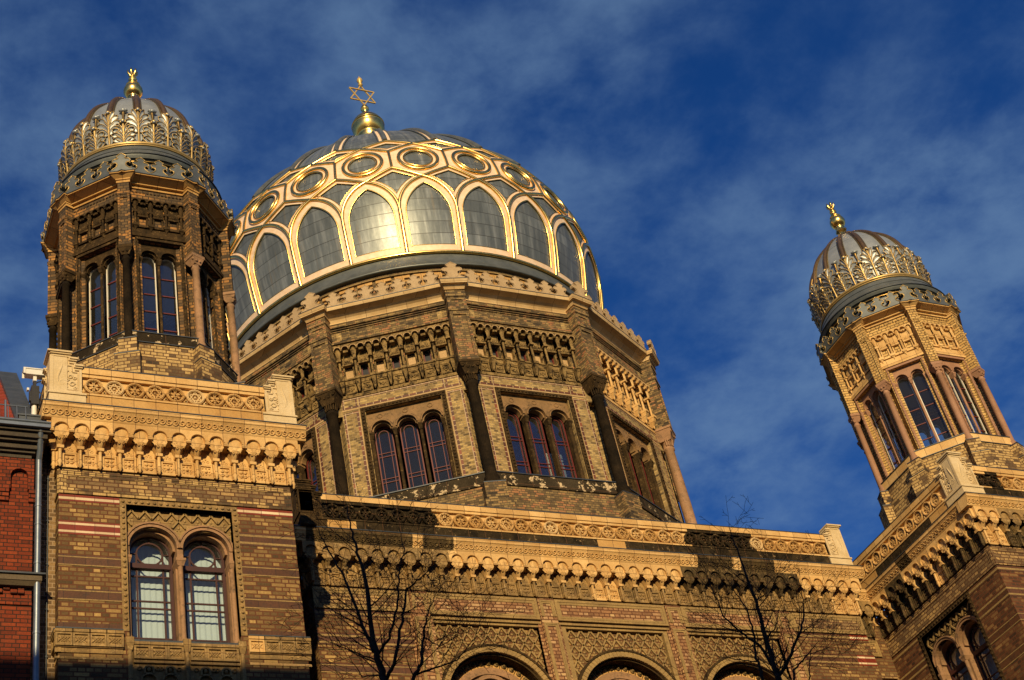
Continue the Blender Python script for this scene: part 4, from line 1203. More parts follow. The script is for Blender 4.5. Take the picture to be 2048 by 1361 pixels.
# ------------------------------------------------------------------ drum
def drum():
    AD = 7.45
    c = (0, DY)
    faces = [-90 + 30*k for k in range(12)]; corners = [-105 + 30*k for k in range(12)]
    body = MB()
    for an in faces:
        body.frame(**facef(an, AD))
        body.box(-1.77, -1.10, -.35, 0, 24.85, 27.84, 0); body.box(1.10, 1.77, -.35, 0, 24.85, 27.84, 0)
        body.box(-1.95, 1.95, -.35, 0, 27.842, 28.42, 0)
        body.box(-1.95, 1.95, -.5, -.22, 28.40, 30.30, 1)
        # corbelled courses over the frieze and brick attic band
        body.box(-1.9, 1.9, -.35, .16, 30.24, 30.30, 1); body.box(-1.9, 1.9, -.35, .10, 30.30, 30.36, 2); body.box(-1.9, 1.9, -.35, .20, 30.36, 30.46, 1)
        body.box(-1.9, 1.9, -.35, .13, 30.46, 30.98, 2)
        body.box(-1.9, 1.9, -.35, .165, 30.83, 30.86, 2); body.box(-1.9, 1.9, -.35, .175, 30.91, 30.94, 2); body.box(-1.95, 1.95, -.35, .20, 30.98, 31.10, 2)
        for sg in (-1, 1):
            a, b = sorted((sg*1.45, sg*1.60)); body.box(a, b, .13, .145, 30.50, 30.80, 5)
        # base below the sill
        body.box(-2.03, 2.03, -.4, .10, 23.9, 24.42, 3); body.box(-2.06, 2.06, -.4, .20, 21.9, 23.9, 3)
    for an in corners:
        body.frame(**facef(an, 0))
        body.prismz([(-.45, 7.45), (-.1, 7.15), (.1, 7.15), (.45, 7.45), (.245, 7.645), (0, 7.40), (-.245, 7.645)], 24.6, 28.45, 0)
        body.prismz([(-.60, 7.1), (.60, 7.1), (.25, 7.66), (-.25, 7.66)], 28.42, 31.3, 1)
        # pier
        body.box(-.27, .27, 7.2, 8.11, 28.66, 30.44, 4)
        for a, b in ((-.28, -.20), (.20, .28)): body.box(a, b, 7.2, 8.15, 28.66, 30.44, 4)
        body.box(-.20, .20, 8.11, 8.15, 30.30, 30.44, 4)
        body.box(-.30, .30, 7.2, 8.18, 30.44, 30.56, 2)
        body.box(-.26, .26, 7.2, 8.12, 30.56, 30.98, 2)
        for a, b in ((-.28, -.16), (.16, .28)): body.box(a, b, 7.2, 8.15, 30.56, 30.98, 2)
        body.box(-.16, .16, 8.12, 8.15, 30.88, 30.98, 2)
        body.box(-.30, .30, 7.2, 8.18, 30.98, 31.22, 2)
        body.box(-.30, .30, 7.0, 8.12, 21.9, 24.30, 3); body.box(-.38, .38, 7.0, 8.22, 21.9, 23.7, 3); body.box(-.31, .31, 7.0, 8.13, 24.30, 24.33, 6)
    o = body.build('drum', [BR_DRUM, BR_DRUMD, BR_DRUMD, BR_DRUMD, BR_DRUMD, BR_DRUM, ZINCD], SYN, (0, DY, 0), label='twelve-sided brick drum below the great dome')
    def ring(name, mats, fn, n=12, st=30.0):
        mb = MB(); fn(mb); first = mb.build(name, mats, o); lst = [first]
        for k in range(1, n): lst.append(copy_of(first, o, R(k*st)))
        return lst
    def f(mb):
        mb.frame(**facef(-90, AD))
        mb.box(-1.98, 1.98, -.4, .14, 24.43, 24.82, 0); mb.box(-2.0, 2.0, -.4, .17, 24.82, 24.85, 1)
    ring('window_sill', [PEEL, ZINCD], f)
    def f(mb):
        mb.frame(**facef(-90, AD))
        zz = dict(spring=30.07, top=30.24, cap=29.74, colb=29.02, pend=28.60, sq0=29.16, sq1=29.58, pan0=28.53, pan1=28.92)
        niche_arcade(mb, 1.63, 8, zz, .26, .088, .118, (0, 1, 2), blank=lambda i: i % 2)
        mb.box(-1.74, 1.74, -.2, .03, 28.42, 28.52, 0)
        mb.box(-1.74, 1.74, -.22, .015, 28.92, 29.06, 0)
    fr = ring('niche_arcade', [DRUMST, DUN, DARKIN, REDWOOD, DARKIN], f)
    fr[1].material_slots[0].link = 'OBJECT'; fr[1].material_slots[0].material = TERRA
    fr[1]['label'] = 'cleaned yellow frieze'
    def f(mb):
        mb.frame(**facef(-90, AD))
        def hs(a, b, z, w=.065): mb.box(a, b, -.02, .006, z, z + w, 0)
        for z in (28.36, 28.06): hs(-1.74, 1.74, z)
        for sg in (-1, 1):
            for x in (1.33, 1.70):
                mb.box(sg*x - .034, sg*x + .034, -.02, .007, 24.9, 27.92, 0)
            for x in (1.33, 1.24, 1.70): mb.box(sg*x - .025, sg*x + .025, -.02, .0075, 28.118, 28.358, 0)
            a, b = sorted((sg*1.358, sg*1.672)); mb.box(a, b, -.02, .0065, 27.86, 27.92, 0); mb.box(a, b, -.02, .0065, 24.9, 24.96, 0)
        mb.box(-1.75, 1.75, -.02, .012, 27.985, 28.04, 1)
        for sg in (-1, 1): mb.box(sg*1.275 - .014, sg*1.275 + .014, -.02, .0125, 24.9, 27.97, 1)
    ring('tile_strip', [DASH, DUN], f)
    def f(mb):
        mb.frame(**facef(-90, AD))
        studded_frame(mb, 1.245, 24.85, 27.975, .13, -.2, .045, .115, 1)
        cs = (-.73, 0, .73); r = .285
        mb.archrow(-1.12, 1.12, 27.12, 27.86, -.34, -.11, [(q, r, 27.20) for q in cs], 12, 0)
        for q in cs:
            mb.arcplate(q, 27.20, r, r + .04, 0, pi, -.11, -.07, 12, 0); mb.arcplate(q, 27.20, r - .04, r - .002, 0, pi, -.34, -.17, 12, 0); mb.arcplate(q, 27.20, r + .055, r + .075, 0, pi, -.11, -.09, 12, 0)
            mb.tube([(q + .07*cos(a), -.105, 27.66 + .07*sin(a)) for a in [i*pi/5 for i in range(10)]], .014, 4, 0, True)
        for t, w in ((-1.05, .07), (-.365, .055), (.365, .055), (1.05, .07)):
            mb.box(t - w*1.2, t + w*1.2, -.32, -.05, 27.06, 27.13, 1)
            mb.taper((t - w*.8, t + w*.8, -.28, -.11), 26.92, (t - w*1.15, t + w*1.15, -.3, -.06), 27.06, 1)
            mb.lathe((t, -.17), [(w*1.2, 24.86), (w*1.2, 24.95), (w*.85, 25.0), (w*.85, 26.92)], 8, 1)
            mb.box(t - w*.7, t + w*.7, -.36, -.2, 24.86, 27.06, 1)
    ring('triple_window_head', [HEADST, DARKST], f)
    def f(mb):
        mb.frame(**facef(-90, AD)); d0, d1 = -.42, -.37
        for q in (-.73, 0, .73):
            mb.arcplate(q, 27.18, .225, .262, 0, pi, d0, d1, 12, 0)
            for sg in (-1, 1):
                mb.box(q + sg*.244 - .018, q + sg*.244 + .018, d0, d1, 24.86, 27.18, 0)
                mb.box(q + sg*.14 - .009, q + sg*.14 + .009, d0 + .01, d1 - .005, 24.86, 27.22, 0)
            mb.arcplate(q, 27.18, .131, .149, 0, pi, d0 + .01, d1 - .005, 10, 0)
            for z in (24.9, 25.55, 25.67, 26.42, 26.54): mb.box(q - .24, q + .24, d0 + .008, d1 - .004, z - .01, z + .01, 0)
    ring('window_frame', [REDWOOD], f)
    def f(mb):
        mb.frame(**facef(-90, AD))
        for q in (-.73, 0, .73): mb.prism([(q - .24, 24.87), (q + .24, 24.87)] + [(q + .24*cos(pi*i/10), 27.18 + .24*sin(pi*i/10)) for i in range(11)], -.40, -.397, 0)
    ring('window_pane', [GLASSD], f)
    def f(mb):
        mb.frame(**facef(-105, 0))
        mb.lathe((0, 7.88), [(.235, 24.33), (.235, 24.45), (.19, 24.5), (.22, 24.58), (.165, 24.68), (.172, 25.8), (.150, 27.78), (.185, 27.82), (.185, 27.88), (.15, 27.92), (.16, 28.12), (.19, 28.2)], 18, 0)
        mb.taper((-.18, .18, 7.70, 8.06), 28.12, (-.30, .30, 7.45, 8.17), 28.48, 1)
        for x, z, r in ((-.22, 28.38, .06), (.22, 28.38, .06), (-.07, 28.34, .05), (.07, 28.34, .05)):
            mb.tube([(x + r*cos(a)*(1 - a/16), 8.13 + .03*(z - 28.34)/.05, z + r*sin(a)*(1 - a/16)) for a in [i*.7 for i in range(10)]], .014, 4, 1)
        for k in range(9):
            a = pi*k/8; mb.tube([(.165*cos(a), 7.88 + .165*sin(a), 27.94), (.20*cos(a), 7.88 + .20*sin(a), 28.18)], .022, 4, 1)
        mb.box(-.32, .32, 7.2, 8.185, 28.48, 28.56, 1); mb.box(-.30, .30, 7.2, 8.165, 28.56, 28.658, 2)
    cols = ring('column', [BLACKST, DARKST, BR_DRUMD], f)
    cols[2].material_slots[0].link = 'OBJECT'; cols[2].material_slots[0].material = SANDP; cols[2].material_slots[1].link = 'OBJECT'; cols[2].material_slots[1].material = SANDP
    cols[2]['label'] = 'clean pinkish stone column'
    mb = MB()
    for an in faces:
        mb.frame(**facef(an, AD))
        h0, h1 = 1.90, 2.14
        prof = [(.14, 31.10), (.20, 31.125), (.20, 31.15), (.17, 31.17), (.22, 31.26), (.34, 31.35), (.42, 31.375), (.54, 31.40), (.565, 31.47), (.57, 31.50)]
        for (d0, z0), (d1, z1) in zip(prof, prof[1:]):
            mb.add([(-h1, d0, z0), (h1, d0, z0), (h1, d1, z1), (-h1, d1, z1)], [(0, 1, 2, 3)], 0, False)
        mb.box(-h1, h1, -.9, .58, 31.50, 31.522, 1)
    for an in corners:
        mb.frame(**facef(an, 0))
        mb.taper((-.33, .33, 7.4, 8.22), 31.22, (-.30, .30, 7.4, 8.17), 31.25, 0); mb.taper((-.30, .30, 7.4, 8.15), 31.25, (-.34, .34, 7.4, 8.25), 31.385, 0)
        mb.box(-.40, .40, 7.4, 8.34, 31.385, 31.43, 0); mb.taper((-.41, .41, 7.4, 8.35), 31.43, (-.425, .425, 7.4, 8.38), 31.51, 0); mb.box(-.43, .43, 7.3, 8.39, 31.51, 31.53, 1)
    mb.build('cornice', [CREAM, ZINCD], o)
    mb = MB()
    for an in faces: crest(mb, facef(an, 7.965), 1.735, 7, .495, .56, 31.52, 0, .10)
    for an in corners: crest(mb, facef(an, 8.31), .4, 1, .68, .68, 31.525, 0, .12)
    mb.build('crest', [CRESTST], o)
    # attic wall behind the crest
    mb = MB()
    mb.lathe((0, 0), [(6.78, 31.3), (6.78, 33.22), (6.86, 33.24), (6.86, 33.34)], 96, 0, False)
    for k in range(72):
        mb.frame(**facef(k*5, 6.78)); m = 1
        mb.box(-.055, .055, -.05, .05, 31.5, 33.2, m); mb.box(-.24, .24, -.05, .045, 32.95, 33.0, m); mb.box(-.24, .24, -.05, .045, 33.1, 33.2, m)
    mb.build('attic_wall', [BR_DRUMD, TERRA2], o)
    mb = MB()
    octring(mb, 12, [(.02, 24.5), (7.1, 24.5), (7.1, 24.4), (.02, 24.4)], -90, 0); mb.build('drum_floor', [DARKIN], o); mb = MB(); octring(mb, 12, [(6.9, 28.2), (5.4, 30.9), (.05, 31.1)], -90, 0)
    mb.build('drum_vault', [DARKIN], o)
    mb = MB(); mb.frame(**facef(-90, AD)); mb.box(.50, 1.02, -.95, -.93, 24.6, 26.5, 0)  # plain pale sheet added behind the right-hand opening of the front window
    mb.build('pale_window_sheet', [BLIND], o)
    return o
DRUM = drum()

# ------------------------------------------------------------------ great dome
DZ0 = [34.05, 35, 36, 37, 38, 39, 40, 41, 42, 43, 44, 44.7, 45.2, 45.5]
DR0 = [6.80, 6.98, 7.12, 7.18, 7.08, 6.78, 6.28, 5.60, 4.80, 3.85, 2.75, 1.80, .95, .30]
DZ, DR = smooth_prof(DZ0, DR0, 5)
def great_dome():
    def S(az, z, off=0.0):
        r = interp(z, DZ, DR) + off; a = R(az)
        return (r*cos(a), -r*sin(a), z)
    mb = MB()
    mb.lathe((0, 0), list(zip(DR, DZ)), 120, 0)
    d = mb.build('great_dome', [PANEZ], SYN, (0, DY, 0), label='great dome of grey metal sheets in a net of gilded ribs')
    mb = MB()
    mb.lathe((0, 0), [(6.86, 33.36), (7.0, 33.38), (7.02, 33.42), (6.93, 33.50), (6.86, 33.72), (6.84, 33.98)], 96, 0)
    mb.lathe((0, 0), [(6.6, 33.36), (6.99, 33.365)], 96, 1)
    mb.build('zinc_skirt', [ZINCM, ZINCD], d)
    mb = MB(); mb.tube([(6.88*cos(a), 6.88*sin(a), 34.03) for a in [2*pi*i/120 for i in range(120)]], .062, 8, 0, True)
    mb.build('gold_band', [GOLD], d)
    def curve(a0, za, zb, n=14, zbase=None):
        """half of a pointed arch: straight up at azimuth a0 from zbase to za, then a circular arc in to azimuth 0 at zb"""
        pts = []
        if zbase is not None:
            pts += [(a0, zbase + (za - zbase)*i/6) for i in range(6)]
        k = R(1)*7.1; wd = a0*k; h = zb - za; rad = (h*h + wd*wd)/(2*wd); th = math.asin(min(1, h/rad))
        if rad < wd: th = pi - th
        for i in range(n + 1):
            t = th*i/n; pts.append(((wd - rad + rad*cos(t))/k, za + rad*sin(t)))
        return pts
    def offset(p, d):
        """parallel curve on the unrolled dome, kept inside the bay"""
        k = R(1)*7.1; out = []
        for i in range(len(p)):
            (x0, y0), (x1, y1) = p[max(i - 1, 0)], p[min(i + 1, len(p) - 1)]
            tx, ty = (x1 - x0)*k, y1 - y0; L = math.hypot(tx, ty)
            out.append((min(7.5, max(0.0, p[i][0] + d*ty/L/k)), p[i][1] - d*tx/L))
        return out
    def resample(p, n):
        L = [0]
        for (a, b), (c, e) in zip(p, p[1:]): L.append(L[-1] + math.hypot((c - a)*.12, e - b))
        out = []
        for i in range(n + 1):
            s = L[-1]*i/n; j = 0
            while j < len(L) - 2 and L[j + 1] < s: j += 1
            u = (s - L[j])/max(1e-9, L[j + 1] - L[j]); out.append((p[j][0] + u*(p[j + 1][0] - p[j][0]), p[j][1] + u*(p[j + 1][1] - p[j][1])))
        return out
    def ribbon(mb, p, q, off, mi, n=22):
        P, Q = resample(p, n), resample(q, n)
        vs = [S(a, z, off) for a, z in P] + [S(a, z, off) for a, z in Q]
        mb.add(vs, [(i, i + 1, n + 2 + i, n + 1 + i) for i in range(n)], mi, True)
    # arch frame: copper fillets, gold tube, thin gold bead
    mb = MB()
    for sg in (-1, 1):
        f = lambda p: [(sg*a, z) for a, z in p]
        tube = curve(7.5, 35.75, 37.12, 16, 34.06)
        glass = curve(5.95, 35.55, 36.82, 16, 34.33)
        arcp = tube[6:]; outer = offset(arcp, .15)
        ribbon(mb, f(tube), f([(5.95, 34.06)] + glass), .035, 1)
        mb.tube([S(sg*a, z, .05) for a, z in tube[6:]], .060, 8, 0)
        mb.tube([S(sg*a, z, .035) for a, z in glass], .026, 5, 0)
        if sg > 0: mb.tube([S(a, z, .06) for a, z in tube[:7]], .066, 8, 0)
        # spandrel fillet outside the arch
        ribbon(mb, f(arcp), f(outer), .033, 1, 16)
        mb.tube([S(sg*a, z, .034) for a, z in outer if a < 7.45], .017, 4, 0)
    mb.tube([S(5.95 - 11.9*i/10, 34.35, .03) for i in range(11)], .016, 4, 0)
    ribbon(mb, [(5.95 - 11.9*i/10, 34.06) for i in range(11)], [(5.95 - 11.9*i/10, 34.34) for i in range(11)], .036, 1, 10)
    o = mb.build('arch_frame', [GOLD, COPPER], d, rz=R(-105))
    for k in range(1, 24): copy_of(o, d, R(-105 + 15*k))
    # honeycomb cell with roundel
    mb = MB()
    hexp = [(0, 37.12), (7.5, 37.63), (7.5, 38.66), (0, 39.17), (-7.5, 38.66), (-7.5, 37.63)]
    def edge(p, q, off, r, mi=0, n=6):
        mb.tube([S(p[0] + (q[0] - p[0])*i/n, p[1] + (q[1] - p[1])*i/n, off) for i in range(n + 1)], r, 6, mi)
    edge(hexp[0], hexp[1], .055, .054); edge(hexp[5], hexp[0], .055, .054); edge(hexp[1], hexp[2], .055, .054); edge(hexp[2], hexp[3], .055, .054); edge(hexp[3], hexp[4], .055, .054)
    zc = 38.12
    def circ(r, n=48): return [(math.degrees(r*cos(2*pi*i/n)/7.05), zc + r*sin(2*pi*i/n)) for i in range(n + 1)]
    hx = []
    for i in range(49):
        a = 2*pi*i/48; best = None
        x, y = cos(a), sin(a)
        for p, q in zip(hexp, hexp[1:] + hexp[:1]):
            p = (R(p[0])*7.05, p[1] - zc); q = (R(q[0])*7.05, q[1] - zc)
            ex, ey = q[0] - p[0], q[1] - p[1]; den = x*ey - y*ex
            if abs(den) < 1e-9: continue
            t = (p[0]*ey - p[1]*ex)/den; u = (p[0]*y - p[1]*x)/den
            if t > 0 and -1e-6 <= u <= 1 + 1e-6 and (best is None or t < best): best = t
        hx.append((math.degrees(best*x/7.05), zc + best*y))
    n = 48
    for ra, rb in ((None, .44),):
        c2 = circ(rb)
        vs = [S(a, z, .034) for a, z in hx] + [S(a, z, .034) for a, z in c2]
        mb.add(vs, [(i, i + 1, n + 2 + i, n + 1 + i) for i in range(n)], 1, True)
    mb.tube([S(a, z, .055) for a, z in circ(.645)[:-1]], .066, 8, 0, True)
    mb.tube([S(a, z, .045) for a, z in circ(.475)[:-1]], .034, 6, 0, True)
    # lozenge above the cell boundary and fillets of the spandrel below it
    loz = [(7.5, 38.66), (15, 39.17), (7.5, 39.60), (0, 39.17)]
    edge(loz[1], loz[2], .055, .052); edge(loz[2], loz[3], .055, .052)
    cen = (7.5, 39.16)
    for p, q in zip(loz, loz[1:] + loz[:1]):
        sh = lambda v: (cen[0] + (v[0] - cen[0])*.58, cen[1] + (v[1] - cen[1])*.50)
        ribbon(mb, [p, q], [sh(p), sh(q)], .034, 1, 8); edge(sh(p), sh(q), .035, .014)
    for sg in (-1, 1):
        ribbon(mb, [(0, 37.12), (sg*7.5, 37.63)], [(sg*1.9, 37.10), (sg*7.5, 37.46)], .033, 1, 8); edge((sg*1.9, 37.10), (sg*7.5, 37.46), .034, .013)
    o = mb.build('roundel_frame', [GOLD, COPPER], d, rz=R(-105))
    for k in range(1, 24): copy_of(o, d, R(-105 + 15*k))
    mb = MB()
    zs = [39.6 + (45.3 - 39.6)*i/22 for i in range(23)]
    w = lambda z: .35 + .65*min(1, interp(z, DZ, DR)/5.5)
    mb.tube([S(0, z, .06) for z in zs], [.095*w(z) for z in zs], 6, 0)
    for sg in (-1, 1):
        def pt(x, z): return (math.degrees(sg*x*w(z)/max(.4, interp(z, DZ, DR))), z)
        ribbon(mb, [pt(.06, z) for z in zs], [pt(.20, z) for z in zs], .036, 1, 22)
        mb.tube([S(*pt(.215, z), .04) for z in zs], .03, 5, 0)
    o = mb.build('cap_rib', [ZINCM, COPPER], d, rz=R(-112.5))
    for k in range(1, 24): copy_of(o, d, R(-112.5 + 15*k))
    # finial: ball, neck and six-pointed star
    mb = MB()
    mb.lathe((0, 0), [(.9, 45.2), (.72, 45.45), (.5, 45.6), (.42, 46.3), (.40, 46.7), (.55, 46.8)] + [(.66*sin(pi*j/18), 47.45 - .66*cos(pi*j/18)) for j in range(4, 11)] + [(.675, 47.56), (.675, 47.60)] + [(.655*sin(pi*j/18), 47.50 - .655*cos(pi*j/18)) for j in range(11, 16)] + [(.30, 48.05), (.22, 48.10), (.21, 48.16), (.12, 48.2), (.085, 48.55), (.17, 48.60), (.17, 48.66), (.11, 48.72), (.13, 48.76), (.10, 48.82), (.03, 48.86)], 28, 0)
    mb.build('finial_ball', [GOLD], d)
    mb = MB()
    st = R(0)
    for k0, off in ((0, -.022), (1, .022)):
        P3 = [(.625*cos(pi/2 + k0*pi/3*1 + j*2*pi/3), 49.49 + .625*sin(pi/2 + k0*pi/3 + j*2*pi/3)) for j in range(3)]
        for j in range(3):
            a, b = P3[j], P3[(j + 1) % 3]
            mb.tube([(a[0], off, a[1]), (b[0], off, b[1])], .034, 4, 0, False, False)
    mb.lathe((0, 0), [(.03, 50.05), (.10, 50.12), (.10, 50.16), (.05, 50.2), (.06, 50.24), (.13, 50.40), (.10, 50.50), (.03, 50.62), (.001, 50.72)], 12, 0)
    mb.lathe((0, 0), [(.03, 48.8), (.03, 48.92)], 8, 0)
    mb.build('star_of_david', [STARG], d)
    return d
great_dome()

# side strip of older brick with lightning wire, left of the corner block
mb = MB(); mb.box(-14.96, -14.372, -4.5, -.32, 0, 20.9, 0)
mb.box(-14.97, -14.3, -4.5, -.30, 20.55, 20.62, 0)
o = mb.build('recessed_brick_strip', [BR_STRIP], SYN)
mb = MB(); mb.tube([(-14.53, -.29, z) for z in range(0, 22)], .012, 5, 0)
for z in range(15, 21): mb.box(-14.55, -14.51, -.33, -.275, z + .15, z + .18, 0)
mb.build('lightning_wire', [ZINCD], o)

# ------------------------------------------------------------------ neighbouring house
def house():
    H = thing('red_brick_house', 'red brick house with tiled roof and grey downpipe beside the synagogue', 'house', (-18, 0, 0))
    def bld(mb, *a, **k):
        ob = mb.build(*a, **k); ob.location = (18, 0, 0); return ob
    XR = -14.86
    mb = MB()
    mb.box(-24, XR, -8, 0, 0, 17.5, 0); mb.box(-24, XR, -8, 0, 17.70, 20.35, 0)
    for i in range(12):
        c = XR - .28 - i*.555
        mb.archrow(c - .2775, c + .2775, 19.62, 20.35, 0, .085, [(c, .165, 19.93)], 12, 0)
        mb.arcplate(c, 19.93, .165, .27, 0, pi, .085, .092, 12, 0)
        for k in range(3): mb.box(c + .2775 - .09, c + .2775 + .09, 0, .085 - k*.02, 19.53 - k*.09, 19.62 - k*.09, 0)
    for i in range(40):
        if i % 3: mb.box(XR - .12 - i*.13, XR - .01 - i*.13, 0, .05, 17.28, 17.36, 0)
        if i % 2: mb.box(XR - .12 - i*.13, XR - .01 - i*.13, 0, .035, 17.36, 17.44, 0)
    mb.box(-24, XR, 0, .03, 17.05, 17.13, 0)
    bld(mb, 'wall', [BR_HOUSE], H)
    mb = MB()
    e = -14.60
    for z0, z1, d in ((20.35, 20.44, .10), (20.44, 20.50, .16), (20.50, 20.62, .22), (20.62, 20.68, .30), (20.68, 20.80, .36), (20.80, 20.86, .42)):
        mb.box(-24, e - .42 + d*1.0, -.3, d, z0, z1, 0)
    bld(mb, 'cornice', [stone_mat('grey_sandstone', (.085, .065, .042), (.05, .04, .027), (.22, .17, .11), None, cov=(.6, .8), fine=.4)], H)
    mb = MB(); mb.box(-24, -14.70, -.02, .17, 17.50, 17.62, 0); mb.taper((-24, -14.74, -.02, .1), 17.42, (-24, -14.70, -.02, .16), 17.50, 0); mb.box(-24, -14.64, -.02, .21, 17.62, 17.655, 1); mb.box(-24, -14.72, -.02, .05, 17.655, 17.70, 1)
    bld(mb, 'ledge', [stone_mat('ledge_stone', (.13, .095, .055), (.08, .06, .037), None, None), ZINCD], H)
    mb = MB(); mb.box(-24, -14.62, .38, .50, 20.86, 20.94, 0); mb.box(-24, -14.62, .47, .51, 20.94, 20.98, 0)
    mb.tube([(x, .50, 20.97) for x in (-24, -19, -14.62)], .03, 6, 0)
    bld(mb, 'gutter', [PIPE], H)
    # roof of pantiles
    mb = MB()
    sl = R(51); n = 16
    cu, su = cos(sl), sin(sl)
    nx = 4*32
    for r in range(n):
        s0, s1 = r*.30, r*.30 + .34
        vs = []
        for i in range(nx + 1):
            x = -15.20 - i*.30/4
            b = .022*cos(i*pi/2)
            for s, lift in ((s0, .035), (s1, .0)):
                y = -.15 + s*cu - (b + lift)*su; z = 20.95 + s*su + (b + lift)*cu
                vs.append((x, -y, z))
        mb.add(vs, [(2*i, 2*i + 1, 2*i + 3, 2*i + 2) for i in range(nx)], 0, True)
        mb.add([(v[0], v[1], v[2]) for v in vs[::2]] + [(v[0], v[1] - .02, v[2] - .05) for v in vs[::2]], [(i, i + 1, nx + 2 + i, nx + 1 + i) for i in range(nx)], 0, True)
    bld(mb, 'roof', [ROOFT], H)
    # gable firewall with zinc coping
    mb = MB()
    def gp(y): return 21.43 + (y - .135)*1.25
    ys = [(-.05, 20.9), (-.05, 21.30), (.10, 21.40), (3.0, gp(3.0)), (3.0, 20.9)]
    vs = [(x, -y, z - .02) for x in (-15.17, -14.82) for y, z in ys]
    mb.add(vs, [(0, 1, 2, 3, 4), (9, 8, 7, 6, 5)] + [(i, 5 + i, 5 + (i + 1) % 5, (i + 1) % 5) for i in range(5)], 0)
    for a, b in ((.13, 1.0), (1.01, 2.0), (2.01, 3.03)):
        vs = [(x, -y, gp(y) + dz) for x in (-15.20, -14.79) for y, dz in ((a, .03), (b, .03), (b, -.10), (a, -.10))]
        mb.add(vs, [(0, 1, 2, 3), (7, 6, 5, 4), (0, 4, 5, 1), (1, 5, 6, 2), (2, 6, 7, 3), (3, 7, 4, 0)], 1)
    mb.box(-15.19, -14.72, -.2, .16, 20.9, 21.36, 1); mb.box(-15.22, -14.70, -.2, .18, 21.36, 21.40, 1)
    mb.box(-14.80, -14.66, -.2, .14, 20.7, 21.33, 1)
    bld(mb, 'gable_coping', [ZINCM, metal_mat('blue_grey_zinc', (.065, .075, .082), (.10, .11, .118), .5, .15, .5, 3)], H)
    mb = MB()
    mb.tube([(-14.775, .09, z) for z in (0, 5, 10, 15, 17.3, 20.0, 20.35)], .062, 12, 0)
    for z in (17.9, 19.2, 18.78, 16.4): mb.tube([(-14.775, .09, z), (-14.775, .09, z + .05)], .070, 12, 0)
    mb.tube([(-14.775, .09, 20.32), (-14.775, .2, 20.5), (-14.80, .38, 20.86)], .06, 12, 0)
    bld(mb, 'downpipe', [PIPE], H)
    mb = MB()
    for z, y in ((21.22, -.02), (21.62, .02)): mb.tube([(x, .22 - .25*(z - 21.2), z) for x in (-24, -18, -15.02)], .014, 5, 0)
    for i in range(40): mb.tube([(-15.06 - i*.17, .215, 21.22), (-15.06 - i*.17, .12, 21.62)], .012, 4, 0)
    for i in range(5):
        x = -15.45 - i*1.6; mb.tube([(x, .22, 21.05), (x, .1, 21.75)], .026, 5, 0); mb.tube([(x, .22, 21.1), (x, -.1, 21.3)], .022, 5, 0)
    bld(mb, 'snow_guard', [PIPE], H)
house()

# ------------------------------------------------------------------ surveillance camera on its post
def cctv():
    C = thing('surveillance_camera', 'white surveillance camera on a post above the zinc gable coping', 'security camera', (-14.79, .5, 21.85))
    def b(mb, n, m, p=C): return mb.build(n, m, p)
    mb = MB(); mb.lathe((0, 0), [(.055, -.15), (.055, .36)], 12, 0); b(mb, 'post', [CAMW])
    mb = MB(); mb.box(-.075, .085, -.09, .09, .30, .78, 0); mb.box(-.03, .03, -.05, .05, .78, .95, 0); mb.box(-.03, .05, -.1, .0, .25, .36, 0)
    mb.box(-.11, -.072, -.03, .05, .40, .66, 0)
    bx = b(mb, 'control_box', [BLACKM])
    mb = MB()
    mb.box(-.16, -.115, -.02, .05, .68, .74, 0); b(mb, 'lamp', [CAMW])
    mb = MB()
    mb.box(-.20, .235, -.085, .085, 1.09, 1.23, 0); mb.box(-.245, .24, -.10, .10, 1.225, 1.25, 0)
    mb.box(-.245, -.20, .085, .10, 1.09, 1.225, 0); mb.box(-.245, -.20, -.10, -.085, 1.09, 1.225, 0)
    mb.box(-.035, .035, -.04, .04, .95, 1.09, 0)
    h = b(mb, 'housing', [CAMW])
    mb = MB(); mb.box(-.205, -.201, -.07, .07, 1.105, 1.21, 0); mb.lathe((-.2, 0), [(.01, 1.12), (.02, 1.2)], 8, 0); b(mb, 'lens_window', [BLACKM], h)
    mb = MB()
    mb.tube([(.22, 0, 1.13), (.26, 0, 1.05), (.20, .02, .98), (.06, .03, .93), (.0, .03, .86)], .014, 6, 0)
    mb.tube([(.08, .05, .66), (.15, .05, .58), (.16, .05, .42), (.10, .05, .24), (.05, .06, .16)], .012, 6, 0)
    mb.tube([(.08, .05, .40), (.13, .05, .38), (.12, .05, .30), (.07, .05, .28)], .011, 6, 0)
    b(mb, 'cable', [BLACKM])
cctv()

